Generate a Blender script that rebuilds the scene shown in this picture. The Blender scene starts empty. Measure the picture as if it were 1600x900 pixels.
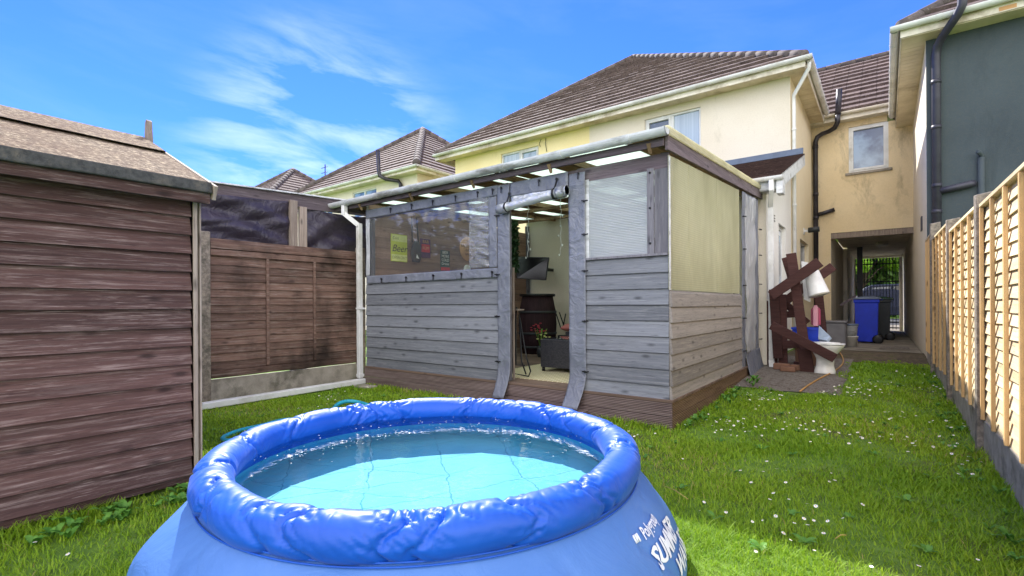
import bpy, math, random
import numpy as np
from mathutils import Vector, Matrix, noise as mnoise
random.seed(7); rng = np.random.default_rng(7)
R = math.radians; PI = math.pi
sc = bpy.context.scene; col = sc.collection

# ------------------------------------------------------------ camera
FPX, YAW, ROLL, SHY, CH = 772.7, R(37.08), R(-.33), 26.54, 1.15
fwd = Vector((-math.sin(YAW), math.cos(YAW), 0)); r0 = Vector((math.cos(YAW), math.sin(YAW), 0)); u0 = Vector((0, 0, 1))
rgt = math.cos(ROLL)*r0 + math.sin(ROLL)*u0; upv = -math.sin(ROLL)*r0 + math.cos(ROLL)*u0
camd = bpy.data.cameras.new('camera'); cam = bpy.data.objects.new('camera', camd); col.objects.link(cam)
m = Matrix.Identity(4)
for i in range(3):
    m[i][0] = rgt[i]; m[i][1] = upv[i]; m[i][2] = -fwd[i]
m[0][3] = 0; m[1][3] = 0; m[2][3] = CH
cam.matrix_world = m
camd.sensor_width = 36; camd.lens = 36*FPX/1600; camd.shift_y = SHY/1600; camd.clip_end = 2000; camd.clip_start = .05
sc.camera = cam
def at(x, y, ax, v):
    "a measured picture point carried out to a real plane of the place (x, y or z = v)"
    d = fwd + rgt*((x-800)/FPX) - upv*((y-450-SHY)/FPX); i = 'xyz'.index(ax); o = Vector((0, 0, CH))
    return o + d*((v-o[i])/d[i])

# ------------------------------------------------------------ sky and sun
SUN_AZ = Vector((-.82, .57)); SUN_EL = R(44.5)
w = bpy.data.worlds.new('World'); sc.world = w; w.use_nodes = True
nt = w.node_tree; nt.nodes.clear(); N = nt.nodes.new; LK = nt.links.new
sky = N('ShaderNodeTexSky'); sky.sky_type = 'NISHITA'; sky.sun_disc = False; sky.sun_elevation = SUN_EL
sky.sun_rotation = math.atan2(SUN_AZ.x, SUN_AZ.y); sky.air_density = 1.0; sky.dust_density = .0; sky.ozone_density = 2.5
tc = N('ShaderNodeTexCoord'); sep = N('ShaderNodeSeparateXYZ'); LK(tc.outputs['Generated'], sep.inputs[0])
dt = N('ShaderNodeVectorMath'); dt.operation = 'DOT_PRODUCT'; dt.inputs[1].default_value = (.54, .84, -.12); LK(tc.outputs['Generated'], dt.inputs[0])
cx_ = N('ShaderNodeCombineXYZ'); m1_ = N('ShaderNodeMath'); m1_.operation = 'MULTIPLY'; m1_.inputs[1].default_value = 2.6; LK(dt.outputs['Value'], m1_.inputs[0])
dz_ = N('ShaderNodeVectorMath'); dz_.operation = 'DOT_PRODUCT'; dz_.inputs[1].default_value = (.07, .11, 1.0); LK(tc.outputs['Generated'], dz_.inputs[0])
m2_ = N('ShaderNodeMath'); m2_.operation = 'MULTIPLY'; m2_.inputs[1].default_value = 10.0; LK(dz_.outputs['Value'], m2_.inputs[0]); LK(m1_.outputs[0], cx_.inputs[0]); LK(m2_.outputs[0], cx_.inputs[1])
nz = N('ShaderNodeTexNoise'); nz.inputs['Scale'].default_value = 1.5; nz.inputs['Detail'].default_value = 9; nz.inputs['Roughness'].default_value = .58; nz.inputs['Distortion'].default_value = .35
LK(cx_.outputs[0], nz.inputs['Vector'])
cr = N('ShaderNodeValToRGB'); cr.color_ramp.elements[0].position = .44; cr.color_ramp.elements[1].position = .80
LK(nz.outputs[0], cr.inputs[0])
# clouds keep to the low sky ahead
dc = N('ShaderNodeVectorMath'); dc.operation = 'DOT_PRODUCT'; dc.inputs[1].default_value = Vector((-.81, .52, .25)).normalized(); LK(tc.outputs['Generated'], dc.inputs[0])
hz = N('ShaderNodeMapRange'); hz.interpolation_type = 'SMOOTHSTEP'; hz.inputs['From Min'].default_value = .962; hz.inputs['From Max'].default_value = .996; hz.inputs['To Min'].default_value = .07; LK(dc.outputs['Value'], hz.inputs['Value'])
mu = N('ShaderNodeMath'); mu.operation = 'MULTIPLY'; LK(cr.outputs[0], mu.inputs[0]); LK(hz.outputs[0], mu.inputs[1])
mu2 = N('ShaderNodeMath'); mu2.operation = 'MULTIPLY'; mu2.inputs[1].default_value = .60; LK(mu.outputs[0], mu2.inputs[0])
tint = N('ShaderNodeMixRGB'); tint.blend_type = 'MULTIPLY'; tint.inputs[0].default_value = 1; tint.inputs[2].default_value = (.105, .205, .575, 1)
LK(sky.outputs[0], tint.inputs[1])
cl = N('ShaderNodeMixRGB'); cl.inputs[2].default_value = (3.0, 3.3, 3.8, 1); 
# unseen broken cloud bank, added behind the photographer as white fill light
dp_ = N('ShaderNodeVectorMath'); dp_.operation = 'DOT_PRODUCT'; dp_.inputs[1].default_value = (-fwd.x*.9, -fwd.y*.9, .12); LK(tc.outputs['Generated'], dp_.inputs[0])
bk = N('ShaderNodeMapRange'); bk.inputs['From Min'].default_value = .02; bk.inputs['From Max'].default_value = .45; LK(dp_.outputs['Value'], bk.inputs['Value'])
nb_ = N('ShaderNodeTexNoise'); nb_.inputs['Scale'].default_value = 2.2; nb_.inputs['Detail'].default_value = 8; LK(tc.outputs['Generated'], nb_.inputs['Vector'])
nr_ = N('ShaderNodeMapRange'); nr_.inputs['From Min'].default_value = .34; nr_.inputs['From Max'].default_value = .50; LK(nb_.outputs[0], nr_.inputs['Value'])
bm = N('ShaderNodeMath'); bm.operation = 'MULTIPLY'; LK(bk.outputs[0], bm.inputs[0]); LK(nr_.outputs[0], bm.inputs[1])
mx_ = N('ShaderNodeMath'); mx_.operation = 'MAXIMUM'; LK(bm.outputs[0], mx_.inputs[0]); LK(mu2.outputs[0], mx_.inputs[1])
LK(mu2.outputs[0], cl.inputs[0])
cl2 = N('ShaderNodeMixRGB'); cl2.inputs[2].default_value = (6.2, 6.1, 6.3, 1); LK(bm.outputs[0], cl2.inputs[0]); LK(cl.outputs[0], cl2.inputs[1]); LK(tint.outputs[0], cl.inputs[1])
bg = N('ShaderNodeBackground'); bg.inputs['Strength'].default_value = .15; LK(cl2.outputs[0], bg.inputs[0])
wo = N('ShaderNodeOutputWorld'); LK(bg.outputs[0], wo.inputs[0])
sl = bpy.data.lights.new('sun', 'SUN'); sl.energy = 2.5; sl.angle = R(.55); sl.color = (1, .965, .91)
sun = bpy.data.objects.new('sun', sl); col.objects.link(sun)
sdir = Vector((SUN_AZ.x*math.cos(SUN_EL), SUN_AZ.y*math.cos(SUN_EL), math.sin(SUN_EL)))
sun.rotation_euler = sdir.to_track_quat('Z', 'Y').to_euler(); sun.location = (0, 0, 30)
sc.view_settings.view_transform = 'Standard'; sc.view_settings.look = 'None'; sc.view_settings.exposure = 1.95; sc.view_settings.gamma = 1
sc.render.engine = 'CYCLES'; sc.cycles.max_bounces = 8; sc.cycles.transparent_max_bounces = 16

# ------------------------------------------------------------ materials
def lin(c):
    if isinstance(c, str):
        c = [int(c[i:i+2], 16)/255 for i in (0, 2, 4)]
        return tuple(v/12.92 if v <= .04045 else ((v+.055)/1.055)**2.4 for v in c) + (1,)
    return tuple(c) + (1,)
class NT:
    def __init__(s, name):
        s.m = bpy.data.materials.new(name); s.m.use_nodes = True; s.t = s.m.node_tree
        s.p = s.t.nodes['Principled BSDF']; s.out = s.t.nodes['Material Output']
    def n(s, typ, **kw):
        o = s.t.nodes.new('ShaderNode'+typ)
        for k, v in kw.items(): setattr(o, k, v)
        return o
    def l(s, a, b): s.t.links.new(a, b)
    def coord(s, scale=(1, 1, 1), rot=(0, 0, 0), extra=None):
        t = s.n('TexCoord'); mp = s.n('Mapping'); mp.inputs['Scale'].default_value = scale; mp.inputs['Rotation'].default_value = rot
        s.l(t.outputs['Object'], mp.inputs[0])
        if extra:                     # per-board offset so that no two boards share their grain
            at_ = s.n('Attribute', attribute_name='rnd'); ad = s.n('VectorMath', operation='ADD'); sc_ = s.n('VectorMath', operation='SCALE'); sc_.inputs['Scale'].default_value = extra
            s.l(at_.outputs['Color'], sc_.inputs[0]); s.l(mp.outputs[0], ad.inputs[0]); s.l(sc_.outputs[0], ad.inputs[1]); return ad.outputs[0]
        return mp.outputs[0]
    def noise(s, vec, scale, detail=6, rough=.6, dist=0):
        o = s.n('TexNoise'); o.inputs['Scale'].default_value = scale; o.inputs['Detail'].default_value = detail
        o.inputs['Roughness'].default_value = rough; o.inputs['Distortion'].default_value = dist; s.l(vec, o.inputs['Vector']); return o.outputs[0]
    def ramp(s, fac, stops):
        o = s.n('ValToRGB'); e = o.color_ramp.elements
        while len(e) < len(stops): e.new(.5)
        for i, (p, c) in enumerate(stops): e[i].position = p; e[i].color = lin(c)
        s.l(fac, o.inputs[0]); return o.outputs[0]
    def mix(s, fac, a, b, mode='MIX'):
        o = s.n('MixRGB', blend_type=mode)
        for i, v in ((0, fac), (1, a), (2, b)):
            if hasattr(v, 'links') or hasattr(v, 'is_linked'): s.l(v, o.inputs[i])
            else: o.inputs[i].default_value = v if i == 0 else lin(v)
        return o.outputs[0]
    def math(s, op, a, b=None):
        o = s.n('Math', operation=op)
        for i, v in ((0, a), (1, b)):
            if v is None: continue
            if hasattr(v, 'is_linked'): s.l(v, o.inputs[i])
            else: o.inputs[i].default_value = v
        return o.outputs[0]
    def bump(s, h, strength, dist=.01, prev=None):
        o = s.n('Bump'); o.inputs['Strength'].default_value = strength; o.inputs['Distance'].default_value = dist; s.l(h, o.inputs['Height'])
        if prev: s.l(prev, o.inputs['Normal'])
        s.l(o.outputs[0], s.p.inputs['Normal']); return o.outputs[0]
    def base(s, c):
        if hasattr(c, 'is_linked'): s.l(c, s.p.inputs['Base Color'])
        else: s.p.inputs['Base Color'].default_value = lin(c)
    def set(s, rough=.6, spec=.5, metal=0, coat=0):
        s.p.inputs['Roughness'].default_value = rough; s.p.inputs['Specular IOR Level'].default_value = spec
        s.p.inputs['Metallic'].default_value = metal; s.p.inputs['Coat Weight'].default_value = coat; return s.m
def speck(name, c1, c2, scale=8, rough=.7, bump=.2, bscale=60, stretch=(1, 1, 1), spec=.4, metal=0, c3=None, lo=.35, hi=.65, bd=.006):
    t = NT(name); v = t.coord(stretch); n = t.noise(v, scale, 8)
    c = t.ramp(n, [(lo, c1), (hi, c2)])
    if c3: c = t.mix(t.ramp(t.noise(v, scale*.3, 10, .7), [(.5, (0, 0, 0)), (.68, (1, 1, 1))]), c, c3)
    t.base(c); t.bump(t.noise(t.coord(stretch), bscale, 6), bump, bd); return t.set(rough, spec, metal)
def wood(name, c1, c2, weather=None, axis='x', rough=.8, bump=.5, fine=1.0, dark=None, wamt=(.52, .72), knots=True, spec=.25):
    t = NT(name); i = 'xyz'.index(axis)
    st = [34*fine]*3; st[i] = 1.3*fine
    v = t.coord(tuple(st), extra=37)
    g = t.noise(v, 1.0, 9, .65, .25)
    c = t.ramp(g, [(.28, c1), (.7, c2)])
    rv = t.n('Attribute', attribute_name='rnd'); 
    hs = t.n('HueSaturation'); mr = t.n('MapRange'); mr.inputs['To Min'].default_value = .74; mr.inputs['To Max'].default_value = 1.28
    t.l(rv.outputs['Fac'], mr.inputs['Value']); t.l(mr.outputs[0], hs.inputs['Value']); t.l(c, hs.inputs['Color']); c = hs.outputs[0]
    if weather:
        st2 = [70]*3; st2[i] = 3.0
        wv = t.noise(t.coord(tuple(st2), extra=11), 1.0, 10, .75, .3)
        f = t.ramp(wv, [(wamt[0], (0, 0, 0)), (wamt[1], (1, 1, 1))])
        f2 = t.math('MULTIPLY', f, t.ramp(g, [(.35, (.25, .25, .25)), (.6, (1, 1, 1))]))
        c = t.mix(f2, c, weather)
        st4 = [150]*3; st4[i] = 7
        sc4 = t.ramp(t.noise(t.coord(tuple(st4), extra=23), 1.0, 4, .6), [(.60, (0, 0, 0)), (.70, (1, 1, 1))])
        big4 = t.ramp(t.noise(t.coord((1, 1, 1), extra=5), 2.3, 4, .6), [(.42, (0, 0, 0)), (.62, (1, 1, 1))])
        c = t.mix(t.math('MULTIPLY', t.math('MULTIPLY', sc4, big4), .7), c, weather)
        sd4 = t.ramp(t.noise(t.coord(tuple(st4), extra=41), 1.0, 4, .6), [(.33, (1, 1, 1)), (.42, (0, 0, 0))])
        c = t.mix(t.math('MULTIPLY', sd4, .55), c, tuple(x*.4 for x in lin(c1)[:3]))
    if dark:
        dv = t.noise(t.coord((1, 1, 1)), 1.6, 6, .6)
        c = t.mix(t.ramp(dv, [(.45, (0, 0, 0)), (.7, (1, 1, 1))]), c, dark)
    if knots:
        st3 = [9.0]*3; st3[i] = 3.4
        vo = t.n('TexVoronoi'); vo.inputs['Scale'].default_value = 1; t.l(t.coord(tuple(st3), extra=19), vo.inputs['Vector'])
        kf = t.ramp(vo.outputs['Distance'], [(.06, (1, 1, 1)), (.20, (0, 0, 0))])
        c = t.mix(t.math('MULTIPLY', kf, .75), c, tuple(x*.35 for x in lin(c1)[:3]))
    t.base(c); t.bump(g, bump, .004); return t.set(rough, spec)
M = {}
M['shed'] = wood('shed_board_stain', '3d2b28', '5f4641', '9c8a83', 'y', bump=.9, wamt=(.50, .72))
M['fence_old'] = wood('old_fence_stain', '533e36', '7a6053', 'a2958a', 'y', bump=.9, dark='2b221c', wamt=(.5, .75), fine=1.2)
M['clad'] = wood('grey_paint_boards', '63666c', '7b7e84', '9a9b9c', 'x', bump=.45, wamt=(.5, .8))
M['clad_side'] = wood('grey_paint_boards_side', '75706b', '8f8882', 'aaa294', 'y', bump=.45, wamt=(.5, .8))
M['post'] = wood('grey_post_wood', '5d5c62', '7a787e', '908d90', 'z', bump=.5)
M['beam'] = wood('grey_brown_beam', '4c4248', '6b6064', '8a8284', 'x', bump=.5)
M['beam_y'] = wood('grey_brown_fascia', '50464a', '716669', '93888a', 'y', bump=.5)
M['roof_wood'] = wood('underside_board', '6a5540', '96805f', None, 'y', bump=.3)
M['inner'] = wood('inner_brown_board', '6b5448', '8f7464', None, 'y', bump=.3)
M['floor'] = wood('deck_floor', '55463d', '786456', None, 'x', bump=.3)
M['pine'] = wood('new_fence_board', 'c9b088', 'e6d5ae', 'd8c9aa', 'y', bump=.4, fine=.8, wamt=(.5, .8))
M['batten'] = wood('new_fence_batten', 'bb9360', 'd8b580', None, 'z', bump=.3, fine=.8)
M['bench'] = wood('brown_bench_paint', '37211f', '4f3330', '675351', 'x', bump=.5, knots=False, wamt=(.58, .8))
M['grey_tim'] = wood('tarp_frame_timber', '77695f', '9a8d80', 'b5ab9e', 'z', bump=.5)
M['barrel'] = wood('barrel_stave', '23161a', '3a2629', None, 'z', bump=.4, knots=False)
def deckmat(name, c1, c2, axis):
    t = NT(name); st = [1, 1, 1]; v = t.coord()
    sp = t.n('SeparateXYZ'); t.l(v, sp.inputs[0])
    wv = t.math('SINE', t.math('MULTIPLY', sp.outputs['Z'], 2*PI/.0155))
    st = [30]*3; st['xyz'.index(axis)] = 2.0
    g = t.noise(t.coord(tuple(st)), 1, 8, .7, .4)
    c = t.ramp(g, [(.3, c1), (.68, c2)])
    f = t.math('MULTIPLY', t.ramp(wv, [(.0, (1, 1, 1)), (.35, (0, 0, 0))]), .6)
    c = t.mix(f, c, '2c2120')
    t.base(c); t.bump(t.math('ADD', t.math('MULTIPLY', wv, .5), g), .8, .006); return t.set(.85, .2)
M['deck_x'] = deckmat('ribbed_deck_front', '6b5b57', '97857f', 'x')
M['deck_y'] = deckmat('ribbed_deck_side', '6b5540', '967c61', 'y')
def felt():
    t = NT('mossy_roof_felt'); v = t.coord()
    c = t.ramp(t.noise(v, 30, 10, .85), [(.36, '463f36'), (.5, '7c6f5e'), (.62, 'c8b898')])
    big = t.ramp(t.noise(v, 2.6, 8, .7), [(.35, (0, 0, 0)), (.65, (1, 1, 1))])
    c = t.mix(t.math('MULTIPLY', big, .5), c, '6e5748'); t.base(c)
    t.bump(t.noise(v, 140, 6, .8), 1.0, .008); return t.set(.95, .1)
M['felt'] = felt()
M['felt_dark'] = speck('felt_edge', '353634', '4c4c49', 30, .95, .9, 160, c3='5e594f')
def render_mat(name, c1, c2, stain=None, samt=(.5, .75), sscale=(1.2, 1.2, .35), low=None):
    t = NT(name); v = t.coord()
    c = t.ramp(t.noise(v, .9, 8, .6), [(.3, c1), (.7, c2)])
    fine = t.noise(v, 45, 6, .7)
    c = t.mix(t.math('MULTIPLY', t.ramp(fine, [(.45, (0, 0, 0)), (.7, (1, 1, 1))]), .13), c, '6e6552')
    if stain:
        n = t.noise(t.coord(sscale), 2.2, 12, .75, .5)
        f = t.ramp(n, [(samt[0], (0, 0, 0)), (samt[1], (1, 1, 1))])
        if low:
            sp = t.n('SeparateXYZ'); t.l(v, sp.inputs[0]); mr = t.n('MapRange')
            mr.inputs['From Min'].default_value = low[1]; mr.inputs['From Max'].default_value = low[0]; t.l(sp.outputs['Z'], mr.inputs['Value'])
            f = t.math('MULTIPLY', f, mr.outputs[0])
        c = t.mix(t.math('MULTIPLY', f, .75), c, stain)
    t.base(c); t.bump(fine, .35, .006); return t.set(.9, .15)
M['cream'] = render_mat('cream_render', 'd8cdb9', 'e0d7c6', '8f876c', (.60, .88))
M['yellow'] = render_mat('yellow_render', 'e6d49c', 'efdfae', 'a2935f', (.62, .85))
M['buff'] = render_mat('buff_render', 'dac59c', 'e6d3ae', '6f6650', (.5, .72), (1.0, 1.0, .5), (3.9, 2.9))
M['buff_pass'] = render_mat('passage_render', 'e8dfcc', 'f0e8d8', '5c5345', (.5, .8))
M['warm'] = render_mat('warm_cream_render', 'e8d9b4', 'f0e3c4', 'a3946f', (.6, .85))
M['white_r'] = render_mat('white_render', 'd6d2c8', 'e2dfd8', '8d877a', (.6, .85))
M['dark_r'] = render_mat('charcoal_render', '40484c', '4a5356', '343b3f', (.5, .8))
def tiles(name, c1, c2, c3):
    t = NT(name); v = t.coord()
    c = t.ramp(t.noise(v, 7, 10, .75), [(.3, c1), (.7, c2)])
    rv = t.n('Attribute', attribute_name='rnd'); hs = t.n('HueSaturation'); mr = t.n('MapRange'); mr.inputs['To Min'].default_value = .8; mr.inputs['To Max'].default_value = 1.15
    t.l(rv.outputs['Fac'], mr.inputs['Value']); t.l(mr.outputs[0], hs.inputs['Value']); t.l(c, hs.inputs['Color']); c = hs.outputs[0]
    li = t.ramp(t.noise(v, 30, 8, .7), [(.58, (0, 0, 0)), (.68, (1, 1, 1))]); c = t.mix(t.math('MULTIPLY', li, .7), c, c3)
    mo = t.ramp(t.noise(v, 4, 8, .7), [(.6, (0, 0, 0)), (.7, (1, 1, 1))]); c = t.mix(t.math('MULTIPLY', mo, .5), c, '4b3a34')
    t.base(c); t.bump(t.noise(v, 60, 5), .4, .006); return t.set(.85, .2)
M['tile'] = tiles('concrete_roof_tile', '4c403c', '7b6b65', 'aea299')
M['tile_dark'] = tiles('brown_roof_tile', '31241f', '4a3832', '70625a')
M['hip'] = tiles('lichen_hip_tile', '47413e', '6a615c', 'a39b8e')
M['upvc'] = speck('white_plastic', 'c9c9c6', 'dfdfdc', 3, .35, .05, 30, c3='a8a496', lo=.3, hi=.6)
M['upvc_dirty'] = speck('weathered_white_plastic', 'b4b7b9', 'd5d7d8', 5, .45, .1, 30, (1, 3, 3), c3='73726b', lo=.3, hi=.6)
M['fascia'] = speck('cream_fascia', 'cfc6b2', 'e4dccb', 4, .5, .08, 20, c3='97896c')
M['soffit'] = speck('soffit_board', 'cbbd9f', 'dfd2b5', 3, .55, .05, 20, c3='9c8866')
M['black_p'] = speck('black_pipe_plastic', '1b191d', '2b282e', 5, .4, .1, 40, c3='48444c')
M['dark_p'] = speck('painted_grey_pipe', '2d2c35', '3b3a44', 5, .45, .1, 40)
M['toggle'] = speck('black_toggle_plastic', '0d0d10', '1a1a1e', 5, .35, .05, 40)
M['concrete'] = speck('grey_concrete', '8b8478', 'a59d90', 9, .95, .6, 90, c3='5b574b')
M['concrete_post'] = speck('aggregate_concrete_post', '6e655b', '978b7c', 30, .95, .9, 120, c3='544f45')
M['path'] = speck('damp_path_concrete', '6b6457', '8e8676', 3, .9, .6, 60, c3='544b3d')
M['soil'] = speck('dark_soil', '4c4132', '6b5d48', 14, .95, 1.0, 60, c3='55552a', bd=.03)
M['gravel'] = speck('compacted_gravel', '625b52', '8a8276', 50, .95, 1.0, 90, c3='4a3b30', bd=.02)
M['asphalt'] = speck('road_asphalt', (.045, .045, .047), (.06, .06, .06), 20, .9, .4, 120)
def glass(name, col_=(.03, .05, .08), rough=.03):
    t = NT(name); t.base(col_); return t.set(rough, .9)
M['pane'] = speck('window_pane', (.07, .10, .15), (.26, .36, .46), .9, .04, .0, 5, (1, 1, 1), .9, lo=.44, hi=.56)  # sky-blue reflection and dark curtain both painted as blotches in the pane colour
M['pane_blind'] = speck('pane_with_blind', '8fa0b0', 'a9b8c6', 1, .08, .0, 5, (30, 1, .1), .9)
M['pane_dark'] = glass('dark_pane', (.04, .045, .05))
def clear(name, tintc, gl=.12, rough=.12, bump=.5, bs=6, milky=0.08, stretch=(1, 1, 1)):
    t = NT(name); tr = t.n('BsdfTransparent'); tr.inputs[0].default_value = lin(tintc); g = t.n('BsdfGlossy'); g.inputs['Roughness'].default_value = rough
    d = t.n('BsdfDiffuse'); d.inputs[0].default_value = (.75, .78, .82, 1)
    lw = t.n('LayerWeight'); lw.inputs[0].default_value = .35; b = t.n('Bump'); b.inputs['Strength'].default_value = bump; b.inputs['Distance'].default_value = .05
    t.l(t.noise(t.coord(stretch), bs, 4, .5, 1.2), b.inputs['Height']); t.l(b.outputs[0], g.inputs['Normal']); t.l(b.outputs[0], lw.inputs['Normal'])
    m1 = t.n('MixShader'); f = t.math('ADD', t.math('MULTIPLY', lw.outputs['Facing'], .16), gl); t.l(f, m1.inputs[0]); t.l(tr.outputs[0], m1.inputs[1]); t.l(g.outputs[0], m1.inputs[2])
    m2 = t.n('MixShader'); m2.inputs[0].default_value = milky; t.l(m1.outputs[0], m2.inputs[1]); t.l(d.outputs[0], m2.inputs[2]); t.l(m2.outputs[0], t.out.inputs[0]); return t.m
M['clear'] = clear('clear_plastic_sheet', (.93, .94, .95), .02, .08, .35, 2.0, .02, (1, 1, 2))
M['clear_roll'] = clear('rolled_clear_sheet', (.6, .62, .66), .45, .15, .8, 9, .35)
def translucent(name, c, tr=.6, rib_axis=None, pitch=.012, gl=.08, thr=.0, stain=None, c2=None):
    t = NT(name); v = t.coord(); d = t.n('BsdfDiffuse'); tl = t.n('BsdfTranslucent'); g = t.n('BsdfGlossy'); g.inputs['Roughness'].default_value = .25
    cc = t.ramp(t.noise(v, 1.4, 6), [(.3, c), (.7, c2 or c)])
    if stain: cc = t.mix(t.math('MULTIPLY', t.ramp(t.noise(t.coord((1.2, 1.2, .5)), 1.6, 6, .6), [(.40, (0, 0, 0)), (.75, (1, 1, 1))]), .6), cc, stain)
    if rib_axis:
        sp = t.n('SeparateXYZ'); t.l(v, sp.inputs[0]); s_ = t.math('SINE', t.math('MULTIPLY', sp.outputs[rib_axis.upper()], 2*PI/pitch))
        cc = t.mix(t.math('MULTIPLY', t.ramp(s_, [(.0, (0, 0, 0)), (1, (1, 1, 1))]), .28), cc, tuple(x*.55 for x in lin(c)[:3]))
        b = t.n('Bump'); b.inputs['Strength'].default_value = .5; b.inputs['Distance'].default_value = .004
        h = t.math('ADD', s_, t.math('MULTIPLY', t.noise(v, 5, 3), 3)); t.l(h, b.inputs['Height'])
        for q in (d, g): t.l(b.outputs[0], q.inputs['Normal'])
    t.l(cc, d.inputs[0]); t.l(cc, tl.inputs[0])
    m1 = t.n('MixShader'); m1.inputs[0].default_value = tr; t.l(d.outputs[0], m1.inputs[1]); t.l(tl.outputs[0], m1.inputs[2])
    m2 = t.n('MixShader'); m2.inputs[0].default_value = gl; t.l(m1.outputs[0], m2.inputs[1]); t.l(g.outputs[0], m2.inputs[2]); last = m2
    if thr:
        tp = t.n('BsdfTransparent'); m3 = t.n('MixShader'); m3.inputs[0].default_value = thr; t.l(m2.outputs[0], m3.inputs[1]); t.l(tp.outputs[0], m3.inputs[2]); last = m3
    t.l(last.outputs[0], t.out.inputs[0]); return t.m
M['poly_front'] = translucent('ribbed_clear_sheet', 'c3cad1', .45, 'z', .016, .10, .30, None, 'd9dde1')
M['poly_side'] = translucent('yellowed_twinwall_sheet', 'ebe8cc', .60, 'z', .022, .05, .06, 'b3b08a', 'dfdbbb')
M['poly_roof'] = translucent('roof_twinwall_sheet', 'dfeedd', .75, 'x', .02, .05, .15)
M['blind'] = translucent('net', 'e0e4e8', .4)
def pvc(name, c1, c2, rough=.4):
    t = NT(name); v = t.coord(); t.base(t.ramp(t.noise(v, 3, 8), [(.3, c1), (.7, c2)]))
    b = t.bump(t.noise(v, 7, 4, .6, 1.5), .7, .03); t.bump(t.noise(v, 45, 3), .25, .006, b); return t.set(rough, .5)
M['pvc'] = pvc('grey_pvc_sheet', '5f636e', '797d88', .38)
M['tarp'] = pvc('black_tarpaulin', '2b2530', '3d3642', .45)
def vinyl(name, c1, c2, rough, spec, bsc=9, bs=.25, dirt=None):
    t = NT(name); v = t.coord(); c = t.ramp(t.noise(v, 2.5, 6), [(.3, c1), (.7, c2)])
    if dirt: c = t.mix(t.math('MULTIPLY', t.ramp(t.noise(v, 6, 10, .8), [(.62, (0, 0, 0)), (.78, (1, 1, 1))]), .5), c, dirt)
    t.base(c); b = t.bump(t.noise(v, bsc, 5, .55, .8), bs, .02); t.bump(t.noise(v, 400, 2), .1, .001, b); return t.set(rough, spec)
M['ring'] = vinyl('blue_ring_vinyl', (.003, .065, .40), (.005, .085, .48), .46, .38, 5, .06); pp = M['ring'].node_tree.nodes['Principled BSDF']; pp.inputs['Sheen Weight'].default_value = .08; pp.inputs['Sheen Roughness'].default_value = .4; pp.inputs['Sheen Tint'].default_value = (.75, .8, 1, 1)
M['pwall'] = vinyl('faded_blue_wall', (.055, .155, .42), (.08, .19, .49), .5, .35, 5, .5, '8e98b8')
def liner():
    t = NT('pool_liner'); v = t.coord()
    c = t.ramp(t.noise(v, 3, 6), [(.3, (.17, .43, .54)), (.7, (.21, .50, .61))])
    sp = t.n('SeparateXYZ'); t.l(v, sp.inputs[0]); f = None
    for (rot, sc_, th) in ((R(28), 2.3, .007), (R(-50), 1.5, .005), (R(65), 1.9, .005)):
        q = t.n('SeparateXYZ'); t.l(t.coord((1, 1, 1), (0, 0, rot)), q.inputs[0])
        wob = t.math('MULTIPLY', t.noise(t.coord(), 2.0, 4, .6), .55)
        ph = t.math('FRACT', t.math('ADD', t.math('MULTIPLY', q.outputs['X'], sc_*1.6), wob))
        a = t.math('ABSOLUTE', t.math('SUBTRACT', ph, .5)); k = t.ramp(a, [(0, (1, 1, 1)), (th*1.6, (0, 0, 0))])
        k = t.math('MULTIPLY', k, t.ramp(t.noise(t.coord((1, 1, 1), (0, 0, rot+1)), 2.6, 3), [(.36, (0, 0, 0)), (.52, (1, 1, 1))]))
        f = k if f is None else t.math('MAXIMUM', f, k)
    c = t.mix(t.math('MULTIPLY', f, .5), c, (.02, .22, .38)); t.base(c)
    t.bump(f, .5, .02); return t.set(.6, .3)
M['liner'] = liner()
def water():
    t = NT('pool_water'); tr = t.n('BsdfTransparent'); tr.inputs[0].default_value = (.72, .93, .97, 1)
    g = t.n('BsdfGlossy'); g.inputs['Roughness'].default_value = .015; fr = t.n('Fresnel'); fr.inputs[0].default_value = 1.33
    b = t.n('Bump'); b.inputs['Strength'].default_value = .12; b.inputs['Distance'].default_value = .02; t.l(t.noise(t.coord((1, 1, 1)), 7, 3), b.inputs['Height'])
    t.l(b.outputs[0], g.inputs['Normal']); t.l(b.outputs[0], fr.inputs['Normal'])
    m1 = t.n('MixShader'); t.l(fr.outputs[0], m1.inputs[0]); t.l(tr.outputs[0], m1.inputs[1]); t.l(g.outputs[0], m1.inputs[2]); t.l(m1.outputs[0], t.out.inputs[0]); return t.m
M['water'] = water()
def plain(name, c, rough=.5, spec=.4, metal=0):
    return speck(name, tuple(x*.85 for x in lin(c)[:3]), tuple(min(1, x*1.1) for x in lin(c)[:3]), 6, rough, .08, 50, (1, 1, 1), spec, metal)
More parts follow.
